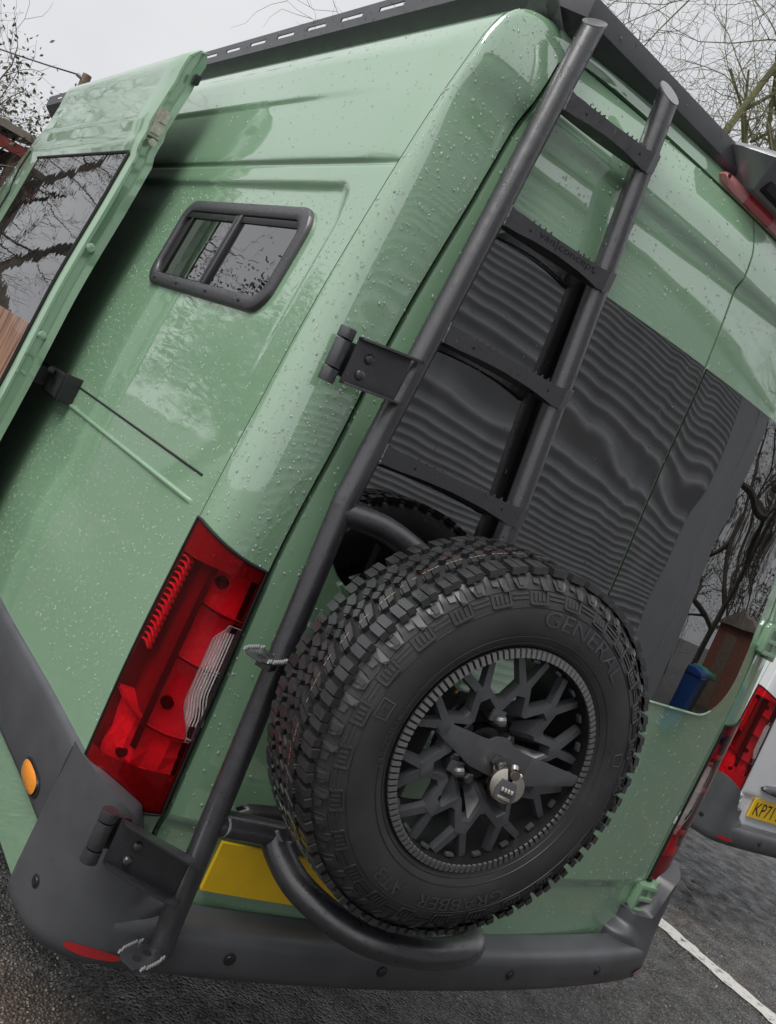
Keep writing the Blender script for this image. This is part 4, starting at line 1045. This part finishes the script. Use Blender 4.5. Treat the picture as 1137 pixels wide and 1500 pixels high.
pol = lambda r, d: (r * math.cos(R_(d)), r * math.sin(R_(d)))
def ringpt(r, d, z): x, y = pol(r, d); return W(x, y, z)
ro = []
for k in range(10):
    th = 20 + 36 * k
    ro += [(th - 4.5, .153, .124, -.0135), (th + 4.5, .153, .124, -.0135), (th + 15, .116, .091, -.0185), (th + 21, .116, .091, -.0185)]
rows = []
for r_i, dz, dr in ((1, 0, .002), (0, 0, -.002), (0, -.004, 0), (0, -.020, .002), (1, -.024, -.004), (1, -.004, 0), (1, 0, .002)):
    rows.append([ringpt((q[1] if r_i == 0 else q[2]) + dr, q[0], q[3] + dz) for q in ro + ro[:1]])
sp.grid(rows)
for k in range(10):
    th = 20 + 36 * k
    for s_ in (-1, 1):
        bar(pol(.141, th + s_ * 1.2), pol(.199, th + s_ * 9.5), .0180, .0148, -.0139 - .0004 * (s_ > 0), -.0200, .014)
    vv = [ringpt(.094, th + 15, -.022), ringpt(.094, th + 21, -.022), ringpt(.070, th + 22, -.066), ringpt(.070, th + 14, -.066)]
    sp.add(vv, [(0, 1, 2, 3)])
    vv = [ringpt(.094, th + 21, -.022), ringpt(.126, th + 32, -.020), ringpt(.078, th + 33, -.068), ringpt(.070, th + 22, -.066)]; sp.add(vv, [(0, 1, 2, 3)])
    vv = [ringpt(.126, th + 4, -.020), ringpt(.094, th + 15, -.022), ringpt(.070, th + 14, -.066), ringpt(.078, th + 3, -.068)]; sp.add(vv, [(0, 1, 2, 3)])
wb(sp, 'spokes', 'alloy', rim, bevel=0, recalc=True, angle=25)
mb = MB(); mb.lathe([(.100, -.075), (.088, -.066), (.074, -.064), (.072, -.070), (.046, -.072), (.044, -.052), (.034, -.046), (.0, -.046)], W, 48); hub = wb(mb, 'hub', 'barrel', rim, angle=40)
for k in range(6):
    mb = MB(); x, y = pol(.060, 30 + 60 * k); mb.tube([W(x, y, -.074), W(x, y, -.050), W(x, y, -.047)], [.0115, .0115, .008], 6); wb(mb, 'wheel_nut', 'alloy', rim, smooth=False)
for k in range(20):
    mb = MB(); x, y = pol(.1955, 2 + 18 * k); t = V3(pol(1, 92 + 18 * k) + (0,)); r_ = V3(pol(1, 2 + 18 * k) + (0,))
    mb.box(W(x, y, -.018), (.016, .006, .010), (WU * t[0] + WZ * t[1], WU * r_[0] + WZ * r_[1], WN)); wb(mb, 'rim_bolt', 'alloy', rim, bevel=.001)
mb = MB(); x, y = pol(.186, 146); mb.tube([W(x, y, -.03), W(x * .96, y * .96, -.008)], .004, 8); wb(mb, 'valve', 'brass', rim)
# clamp plate holding the wheel
cl = thing('wheel_clamp', 'black folded clamp plate across the spare wheel hub', 'clamp', tuple(WC))
def cb(mb, name, m='alloy', par=None, **k):
    par = par or cl; o = mb.build(name, m, par, **k)
    if par is cl: o.location = tuple(-WC)
    return o
def plate3(q, th=.005):
    mb = MB(); q = [W(*p) for p in q]; n = unit(np.cross(q[1] - q[0], q[2] - q[0])); n = n if np.dot(n, WN) > 0 else -n; k = len(q)
    mb.add([p for p in q] + [p - n * th for p in q], [tuple(range(k)), tuple(range(2 * k - 1, k - 1, -1))] + [(i, (i + 1) % k, k + (i + 1) % k, k + i) for i in range(k)]); return mb
ctr = [(-.074, .038), (-.046, .036), (-.034, .036), (-.022, .044), (-.006, .047), (.008, .045), (.024, .036), (.046, .030), (.074, .026), (.074, -.034), (.040, -.036), (-.052, -.020)]
cb(plate3([(x, y, -.004) for x, y in ctr]), 'clamp_plate', bevel=.0008, recalc=True)
cb(plate3([(-.0742, .0385, -.0035), (-.0522, -.0205, -.0035), (-.128, .012, -.016), (-.142, .020, -.018), (-.146, .034, -.018), (-.140, .042, -.017)]), 'clamp_wing', bevel=.0008, recalc=True)
cb(plate3([(.0742, .0265, -.0035), (.0742, -.0345, -.0035), (.196, -.004, .002), (.202, .006, .002), (.199, .017, .002)]), 'clamp_wing', bevel=.0008, recalc=True)
mb = MB(); mb.tube([W(0, 0, -.05), W(0, 0, .014), W(0, 0, .016)], [.009, .009, .007], 12); mb.tube([W(0, 0, -.003), W(0, 0, .008)], .015, 6); cb(mb, 'clamp_stud', 'powder', smooth=False)
for x, y in ((-.064, -.040), (-.026, .070), (.060, -.046)):
    mb = MB(); mb.tube(spline([W(x, y, -.052), W(x, y, -.018), W(x + .010, y + .004, -.012)], 4), .010, 10); mb.box(W(x - .006, y + .008, -.018), (.030, .022, .005), (WU, WZ, WN)); cb(mb, 'clamp_lug', bevel=.001)
# padlock
pl = thing('disc_padlock', 'round stainless combination padlock on the wheel clamp', 'padlock', tuple(W(.012, -.03, .03)))
PO = V3(pl.location)
pn = unit(WN * .80 + WU * -.45 + WZ * .10); pu = unit(np.cross(WZ, pn)); pu = pu if np.dot(pu, WU) > 0 else -pu; pz = unit(np.cross(pn, pu)); pz = pz if pz[2] > 0 else -pz
def PL(x, y, z): return V3(W(.018, -.026, .026)) + pu * x + pz * y + pn * z
def pb(mb, name, m, **k): o = mb.build(name, m, pl, **k); o.location = tuple(-PO); return o
mb = MB(); Rl = .0335; angs = [R_(a) for a in lin(112, 112 + 316, 44)]; rows = []
for r, z in ((.0, .010), (.025, .010), (.031, .0085), (.0335, .004), (.0335, -.004), (.031, -.0085), (.025, -.010), (0, -.010)):
    rows.append([PL(r * math.cos(a), r * math.sin(a), z) for a in angs])
mb.grid(rows); mb.grid([[rows[i][0] for i in range(8)], [rows[7 - i][0] for i in range(8)]]); pb(mb, 'lock_body', 'steel', angle=35, recalc=True)
mb = MB(); mb.tube([PL(.001, .034, -.004), PL(.003, .020, .010)], .0085, 14); mb.tube([PL(.012, .016, .004), PL(.018, .028, .004)], .006, 12); mb.tube([PL(.0, .026, -.020), PL(.004, .024, .016), PL(.004, .0235, .018)], [.0095, .0095, .008], 16); pb(mb, 'shackle', 'steel')
mb = MB(); mb.prism([(-.017, -.026), (.017, -.026), (.020, -.012), (.014, .010), (-.014, .010), (-.020, -.012)], PL(0, 0, .0095), pu, pz, pn, .006); pb(mb, 'dial_housing', 'lockdark', bevel=.002)
for k in range(4):
    mb = MB()
    mb.tube([PL(-.0105 + .006 * k, -.008, .0135), PL(-.0062 + .006 * k, -.008, .0135)], .0070, 12); pb(mb, 'number_dial', 'steel', smooth=False)
mb = MB(); mb.box(PL(0, -.021, .0158), (.024, .006, .002), (pu, pz, pn)); pb(mb, 'lock_badge', 'steel', bevel=.0006)

# ================================================================== WHITE VAN (parked in the next bay)
wv = thing('white_van', 'white panel van with dark grey bumper parked in the next bay', 'van', (4.00, 1.10, 0))
dark_core(wv); gap_seal(wv); pillar_frame(wv, 'white', .6); flank(wv, 1, 'white', 5.0, .4); flank(wv, -1, 'white', 5.0, .3)
wl, _ = rear_door(wv, 1, 'white', .6); rear_door(wv, -1, 'white', .5); tail_light(wv, 1); tail_light(wv, -1, False); bumper(wv)
for s in (1, -1):
    for z in (.742, 1.62): hinge(wv, s, z, 'white')
plate_on_door(wv, -.692, -.172, .672, .783, text='KP71 AXJ' if False else 'KP71 A')
mb = MB(); n = 24; rows = []
for i in range(n + 1):
    x = -.70 + .60 * i / n; k = math.sin(math.pi * i / n)**.35; zc = .850
    rows.append([V3((x, rearY(x, zc) - d, zc + z * k)) for d, z in ((.0, .036), (.022, .032), (.030, .014), (.030, -.016), (.020, -.028), (0, -.030))])
mb.grid(rows); mb.build('plate_lamp_strip', 'plastic', wv, angle=50, recalc=True)

# ================================================================== YARD AND BACKGROUND
# corrugated shed behind the photographer (seen mirrored in the glass)
shed = thing('corrugated_shed', 'grey corrugated metal shed with flat corner flashing behind the camera', 'shed', (1.5, -3.6, 0))
SHO = V3((1.5, -3.6, 0))
mb = MB(); rows = []; z = .12; P_ = .080
while z < 4.3:
    rows.append([(x, -3.2 - .015 + .015 * math.cos(2 * math.pi * z / P_), z) for x in (-1.5, 1.8, 5.2)]); z += P_ / 8
mb.grid(rows, flip=False); o = mb.build('cladding', 'cladwall', shed, angle=80); o.location = tuple(-SHO)
mb = MB(); mb.box((6.05, -3.24, 2.15), (1.7, .10, 4.3)); o = mb.build('corner_flashing', 'flash', shed, bevel=.01); o.location = tuple(-SHO)
mb = MB(); mb.box((6.45, -3.175, 2.15), (.62, .05, 4.3)); o = mb.build('edge_trim', 'flash', shed, bevel=.008); o.location = tuple(-SHO)
mb = MB(); mb.box((2.7, -5.2, 4.37), (8.7, 4.2, .12)); o = mb.build('roof', 'roofsheet', shed, bevel=.01); o.location = tuple(-SHO)
mb = MB(); mb.box((2.7, -5.25, 2.15), (8.3, 3.9, 4.28)); o = mb.build('wall_core', 'trim', shed, smooth=False); o.location = tuple(-SHO)

def tube_fast(V, F, pts, rs, seg):
    n = len(pts); base = len(V); t = unit(pts[-1] - pts[0]); up = V3((0, 0, 1)) if abs(t[2]) < .9 else V3((1, 0, 0)); u = unit(np.cross(t, up)); w = np.cross(t, u)
    for i in range(n):
        for k in range(seg):
            a = 2 * math.pi * k / seg; V.append(tuple(pts[i] + rs[i] * (math.cos(a) * u + math.sin(a) * w)))
    for i in range(n - 1):
        for k in range(seg):
            a, b = base + i * seg + k, base + i * seg + (k + 1) % seg; F.append((a, b, b + seg, a + seg))
def tree(base, h, r0, seed, spread=.8, levels=5, leaves=0, bark='bark', leafm='leaf', label='', cat='tree', name='bare_tree', group=None, trunk_frac=.35, kids=(5, 5, 5, 4, 3), crook=.22, lean_=(0, 0)):
    rg = np.random.default_rng(seed); root = thing(name, label, cat, base, group); TV, TF, BV, BF, tips = [], [], [], [], []
    def branch(p, d, r, L, lev):
        ns = 6 if lev < 2 else 4; pts = [p]; rs = [r]; dirs = [d]
        for i in range(ns):
            d = unit(d + rg.normal(0, crook, 3) + V3((0, 0, .05 if lev > 0 else .1))); p = p + d * (L / ns); pts.append(p); rs.append(r * (1 - .62 * (i + 1) / ns)); dirs.append(d)
        if lev == 0: tube_fast(TV, TF, pts, rs, 10)
        else: tube_fast(BV, BF, pts, rs, 6 if lev < 3 else 3)
        if lev >= levels: tips.append((pts[-1], d)); tips.append((pts[len(pts) // 2], d)); return
        nk = kids[min(lev, len(kids) - 1)]
        for k in range(nk):
            t = (trunk_frac if lev == 0 else .22) + (1 - (trunk_frac if lev == 0 else .22)) * (k + rg.random() * .7) / nk; f = t * ns; i = min(int(f), ns - 1)
            q = pts[i] + (pts[i + 1] - pts[i]) * (f - i); rad = rs[i] + (rs[i + 1] - rs[i]) * (f - i); dd = dirs[min(i + 1, ns)]
            side = rg.normal(0, 1, 3); side = unit(side - dd * np.dot(side, dd)); nd = unit(dd * (1 - .55 * spread) + side * spread * rg.uniform(.7, 1.15) + V3((0, 0, .10)))
            branch(q, nd, max(.004, rad * rg.uniform(.5, .72)), L * rg.uniform(.50, .72) * (1.0 if lev else .95), lev + 1)
    branch(V3((0, 0, -.1)), unit((lean_[0], lean_[1], 1)), r0, h * .62, 0)
    me = MB(); me.v, me.f = TV, TF; me.build('trunk', bark, root)
    me = MB(); me.v, me.f = BV, BF; cr_ = me.build('crown', bark, root)
    if leaves:
        lm = MB()
        for _ in range(leaves):
            p, d = tips[rg.integers(len(tips))]; p = p + rg.normal(0, .16, 3); s = rg.uniform(.03, .07); a = unit(rg.normal(0, 1, 3)); b = unit(np.cross(a, rg.normal(0, 1, 3)))
            lm.add([p - a * s, p + b * s * .5, p + a * s, p - b * s * .5], [(0, 1, 2, 3)])
        o = lm.build('foliage', leafm, root, smooth=False); o['kind'] = 'stuff'
    return root
def at(az, dist, z=0): return (-1.80 + dist * math.sin(R_(az)), -1.55 + dist * math.cos(R_(az)), z)
tree(at(55, 13), 13, .30, 11, .85, 5, 0, 'moss', label='bare mossy oak spreading above the roof rack on the right', name='oak_tree', kids=(9, 6, 6, 5, 3), crook=.26, trunk_frac=.30)
tree(at(.6, 17), 7.6, .16, 6, .7, 4, 3000, 'bark', label='sparse tree with dull brown leaves above the barn, upper left', name='leafy_tree', kids=(7, 5, 5, 4))
# trees beside and behind the camera, mirrored in the paint and glass
tree((-4.6, 12.5, 0), 8.5, .26, 21, .85, 5, 0, label='bare crooked tree on the left reflected in the sliding door glass', group=None, kids=(7, 5, 5, 3, 3), crook=.32)
tree((-7.4, 15.0, 0), 5.6, .22, 22, .8, 4, 15000, leafm='evergreen', label='evergreen tree left of the van reflected in the side window', name='evergreen_tree', kids=(8, 6, 5, 4))
tree((-10.2, 13.5, 0), 6.2, .22, 25, .8, 4, 13000, leafm='evergreen', label='evergreen tree beyond the crooked tree on the left', name='evergreen_tree', kids=(8, 6, 5, 4))
tree((13.5, -5.2, 0), 9, .22, 31, .8, 5, 0, label='bare tree behind the shed corner reflected in the rear window', kids=(7, 5, 4, 3, 3), crook=.3)
for i, (x, y, h) in enumerate(((22, -4.5, 7), (25, -7.5, 9), (20, -9.5, 8), (27, -1.0, 6))):
    tree((x, y, 0), h, .2, 40 + i, .8, 4, 3500, leafm='evergreen', label='%s evergreen in the far hedgerow behind the shed' % ('short', 'tallest', 'nearest', 'lowest')[i], name='hedge_tree', group='hedgerow behind the shed', kids=(8, 6, 5, 3))
# wheelie bins and brick outhouse by the shed corner
def bin_(name, loc, body, lid, label):
    t = thing(name, label, 'bin', loc); mb = MB(); mb.grid([[(-.24, -.26, .05), (.24, -.26, .05), (.24, .26, .05), (-.24, .26, .05), (-.24, -.26, .05)], [(-.29, -.34, .98), (.29, -.34, .98), (.29, .34, .98), (-.29, .34, .98), (-.29, -.34, .98)]]); mb.build('bin_body', body, t, bevel=0, smooth=False, recalc=True)
    mb = MB(); mb.prism([(-.36, 0), (.37, 0), (.36, .05), (.1, .10), (-.30, .11)], (-.31, 0, .985), (0, 1, 0), (0, 0, 1), (1, 0, 0), .62); mb.build('bin_lid', lid, t, bevel=.01)
    for s in (-1, 1): mb = MB(); mb.tube([(s * .25, .28, .11), (s * .30, .28, .11)], .11, 14); mb.build('wheel', 'trim', t)
    mb = MB(); mb.tube([(-.25, .39, .96), (.25, .39, .96)], .018, 8); mb.build('handle', body, t)
bin_('wheelie_bin', (9.3, -3.3, 0), 'bluebin', 'bluebin', 'blue wheelie bin beside the shed corner')
bin_('wheelie_bin', (10.3, -3.5, 0), 'trim', 'greenbin', 'dark wheelie bin with teal lid behind the blue one')
bh = thing('brick_outhouse', 'small red brick outhouse with pitched roof behind the bins', 'outhouse', (17, -4.2, 0))
mb = MB(); mb.box((0, 0, 1.1), (3.0, 2.4, 2.2)); mb.build('wall', 'brick', bh, smooth=False)
mb = MB(); mb.prism([(-1.5, 0), (1.5, 0), (0, .6)], (-1.7, 0, 2.2), (0, 1, 0), (0, 0, 1), (1, 0, 0), 3.4); mb.build('roof', 'roofsheet', bh, smooth=False)
mb = MB(); mb.box((-1.52, -.2, .95), (.05, .85, 1.9)); mb.build('door', 'timber', bh, bevel=.005)
# open barn, pole and wire at far left
barn = thing('open_barn', 'open timber barn with red fascia and brown sheet roof, far left', 'barn', at(5.5, 22, 0))
barn.scale = (1.43, 1.43, 1.43)
BO = V3(at(4, 13))
def bb(mb, n_, m_, **k): o = mb.build(n_, m_, barn, **k); return o
mb = MB(); mb.prism([(-3.4, -.1), (3.4, .55), (3.4, .63), (-3.4, -.02)], (-2.6, 0, 2.78), (0, 1, 0), (0, 0, 1), (1, 0, 0), 3.4); bb(mb, 'roof', 'roofsheet', smooth=False)
mb = MB(); mb.box((-.95, -3.30, 2.54), (3.2, .06, .12)); bb(mb, 'fascia', 'redwood', bevel=.004)
mb = MB(); mb.box((.66, 0, 2.72), (.06, 6.4, .16), ((1, 0, 0), (0, 1, .09), (0, -.09, 1))); bb(mb, 'fascia', 'redwood', bevel=.004)
for x in (-2.4, .5):
    for y in (-3.1, 3.1):
        mb = MB(); mb.box((x, y, 1.15 + (.25 if y > 0 else 0)), (.14, .14, 2.82 + (.5 if y > 0 else 0))); bb(mb, 'post', 'timber', bevel=.005)
for k in range(4):
    mb = MB(); mb.box((-2.4 + .95 * k, 0, 2.66), (.06, 6.3, .12), ((1, 0, 0), (0, 1, .0956), (0, -.0956, 1))); bb(mb, 'rafter', 'timber', smooth=False)
mb = MB(); mb.box((-.95, 3.2, 1.4), (3.0, .05, 2.8)); bb(mb, 'back_wall', 'timber', smooth=False)
PP = at(10.75, 25)
pole = thing('utility_pole', 'brown timber utility pole behind the roof rack, upper left', 'pole', PP)
mb = MB(); mb.tube([(0, 0, -.2), (0, 0, 6.85)], [.15, .11], 12); mb.build('pole', 'timber', pole)
mb = MB(); mb.tube([(-.10, 0, 6.72), (-.22, 0, 6.74)], .05, 8); mb.build('insulator', 'zinc', pole)
A_, B_, C_ = V3(at(-14, 30, 6.2)), V3(PP) + V3((-.2, 0, 6.74)), V3(at(32, 30, 7.0))
wp = [A_ + (B_ - A_) * t + V3((0, 0, -.55 * 4 * t * (1 - t))) for t in lin(0, 1, 20)] + [B_ + (C_ - B_) * t + V3((0, 0, -.6 * 4 * t * (1 - t))) for t in lin(0, 1, 20)][1:]
mb = MB(); mb.tube(wp, .02, 6); tag(mb.build('overhead_wire', 'trim'), 'thin black overhead wire running to the timber pole', 'wire')

# ================================================================== verge plants, fallen leaves, rain
gr = np.random.default_rng(8); mb = MB()
for _ in range(900):
    x = gr.uniform(4.7, 9.0); y = .62 + gr.normal(0, .10) + .02 * (x - 4.7); hgt = gr.uniform(.015, .06); a = gr.uniform(0, 6.28); s = gr.uniform(.006, .016); dx, dy = math.cos(a) * s, math.sin(a) * s
    b = V3((x, y, .002)); mb.add([b + V3((dx, dy, 0)), b - V3((dx, dy, 0)), b + V3((gr.normal(0, .02), gr.normal(0, .02), hgt))], [(0, 1, 2)])
o = mb.build('verge_grass', 'grass', smooth=False); o['kind'] = 'stuff'; o['label'] = 'thin weeds growing along the bay edge behind the white van'; 

def scatter(objs, count, seed, rmin, rmax, keep=None, name='rain_drops', parent=None, power=2.2, run=1.0, m='droplet'):
    rg = np.random.default_rng(seed); T = []; Nn = []; A = []
    for ob in objs:
        me = ob.data; me.calc_loop_triangles(); co = np.array([v.co[:] for v in me.vertices]); 
        ti = np.array([t.vertices[:] for t in me.loop_triangles])
        a, b, c = co[ti[:, 0]], co[ti[:, 1]], co[ti[:, 2]]; cr2 = np.cross(b - a, c - a); ar = np.linalg.norm(cr2, axis=1); n = cr2 / (ar[:, None] + 1e-12); cen = (a + b + c) / 3
        # face the open air: flip normals towards the rear-left weather side
        flip = (n @ np.array([-.55, -.75, .35])) < 0; n[flip] *= -1
        k = np.ones(len(ti), bool) if keep is None else np.array([keep(cen[i], n[i]) for i in range(len(ti))]) if not callable(getattr(keep, 'vec', None)) else keep.vec(cen, n)
        T.append(np.stack([a, b, c], 1)[k]); Nn.append(n[k]); A.append(ar[k])
    T = np.concatenate(T); Nn = np.concatenate(Nn); A = np.concatenate(A); idx = rg.choice(len(T), count, p=A / A.sum()); u, v = rg.random(count), rg.random(count); sw = u + v > 1; u[sw], v[sw] = 1 - u[sw], 1 - v[sw]
    P = T[idx, 0] + u[:, None] * (T[idx, 1] - T[idx, 0]) + v[:, None] * (T[idx, 2] - T[idx, 0]); NN = Nn[idx]; R0 = rmin + (rmax - rmin) * rg.random(count)**power
    V, F = [], []; ring = 6
    prof_ = ((1.0, -.06), (.88, .34), (.48, .60))
    for p, n, r in zip(P, NN, R0):
        up = np.array((0, 0, 1.)) if abs(n[2]) < .9 else np.array((1., 0, 0)); a = np.cross(up, n); a /= np.linalg.norm(a); b = np.cross(n, a); st = 1 + rg.random()**3 * run; o = len(V); ph = rg.random() * 6.28
        for q, hh in prof_:
            for k in range(ring):
                t = ph + 2 * math.pi * k / ring; V.append(tuple(p + r * q * (math.cos(t) * a + st * math.sin(t) * b) + n * (hh * r)))
        V.append(tuple(p + n * (.68 * r))); tp = len(V) - 1
        for i in range(2):
            for k in range(ring): F.append((o + i * ring + k, o + i * ring + (k + 1) % ring, o + (i + 1) * ring + (k + 1) % ring, o + (i + 1) * ring + k))
        for k in range(ring): F.append((o + 2 * ring + k, o + 2 * ring + (k + 1) % ring, tp))
    mb = MB(); mb.v, mb.f = V, F; ob = mb.build(name, m, parent, angle=180); ob['kind'] = 'stuff'; return ob
class K:
    def __init__(s, f): s.f = f
    def vec(s, c, n): return s.f(c, n)
    def __call__(s, *a): return True
scatter([sideL], 6000, 1, .0008, .0026, K(lambda c, n: (c[:, 1] < 1.25) & (c[:, 2] > .9) & (c[:, 2] < 2.08)), parent=sideL, run=.5)
scatter([sideL], 500, 2, .0010, .0030, K(lambda c, n: (c[:, 1] < 1.3) & (c[:, 2] > 1.9) & (c[:, 2] < 2.5)), parent=sideL)
scatter([frame_o], 2200, 3, .0009, .0030, K(lambda c, n: (c[:, 0] < -.6) & (c[:, 2] > .85) & (c[:, 2] < 2.55)), parent=frame_o)
scatter([doorL], 3200, 4, .0010, .0034, K(lambda c, n: (c[:, 2] > .6)), parent=doorL, run=.9)
scatter([doorR], 2600, 5, .0010, .0030, K(lambda c, n: (c[:, 2] > .6)), parent=doorR, run=.9)
lad_parts = [o for o in lad.children if o.name.split('.')[0] in ('ladder_rail', 'rung', 'carrier_tube', 'wheel_cradle', 'hinge_bracket', 'bracket_cover')]
dr = scatter(lad_parts, 3400, 6, .0009, .0029, K(lambda c, n: n[:, 2] > -.5), parent=lad, m='droplet_clear'); dr.location = tuple(-LO)
scatter([bump] + [o for o in bump.children if o.name.startswith('bumper_corner')], 500, 7, .0006, .0018, K(lambda c, n: (c[:, 0] < .8)), parent=bump, m='droplet_clear')
scatter([wf], 500, 9, .0010, .0026, None, parent=wf, m='droplet_clear')
dr = scatter([o for o in rack.children if o.name.startswith(('rear_rail', 'side_rail'))], 900, 10, .002, .0045, K(lambda c, n: (c[:, 1] < 1.6) & (c[:, 0] < .3)), parent=rack, m='droplet_clear'); dr.location = tuple(RO)
dr = scatter([o for o in cl.children if o.name.startswith('clamp')], 260, 12, .0006, .0017, None, parent=cl, m='droplet_clear'); dr.location = tuple(-WC)
tl = [o for o in van.children if o.name.startswith('tail_light')][0]
scatter([tl], 420, 13, .0006, .0016, None, parent=tl, m='droplet_clear')
dw = [o for o in doorL.children if o.name.startswith('door_window')][0]
scatter([dw], 300, 14, .0008, .0022, None, parent=doorL, run=2.5, m='droplet_clear')

gg = np.random.default_rng(77); mb = MB()
for _ in range(6500):
    x, y = gg.uniform(-2.6, 4.6), gg.uniform(-1.6, 1.3); r = .0014 + .0055 * gg.random()**3; a = gg.uniform(0, 6.28); c = V3((x, y, 0))
    q = [c + V3((r * math.cos(a + t) * gg.uniform(.7, 1.3), r * math.sin(a + t) * gg.uniform(.7, 1.3), -.001)) for t in (0, 1.6, 3.1, 4.7)]; tpt = c + V3((gg.normal(0, r * .2), gg.normal(0, r * .2), r * gg.uniform(.6, 1.1)))
    mb.add(q + [tpt], [(0, 1, 4), (1, 2, 4), (2, 3, 4), (3, 0, 4)])
o = mb.build('loose_grit', 'grit', smooth=False); o['kind'] = 'stuff'; o['label'] = 'pale grit scattered over the wet asphalt'
mb = MB()
for _ in range(260):
    x, y = gg.uniform(-2.6, 5.5), gg.uniform(-1.6, 1.6); s_ = gg.uniform(.010, .026); a = gg.uniform(0, 6.28); u_ = V3((math.cos(a), math.sin(a), gg.uniform(-.1, .25))) * s_; w_ = V3((-math.sin(a), math.cos(a), gg.uniform(-.2, .2))) * s_ * .5; c = V3((x, y, .006))
    mb.add([c - u_, c - u_ * .2 + w_, c + u_, c - u_ * .2 - w_], [(0, 1, 2, 3)])
o = mb.build('fallen_leaves', 'deadleaf', smooth=False); o['kind'] = 'stuff'; o['label'] = 'small brown fallen leaves on the asphalt'
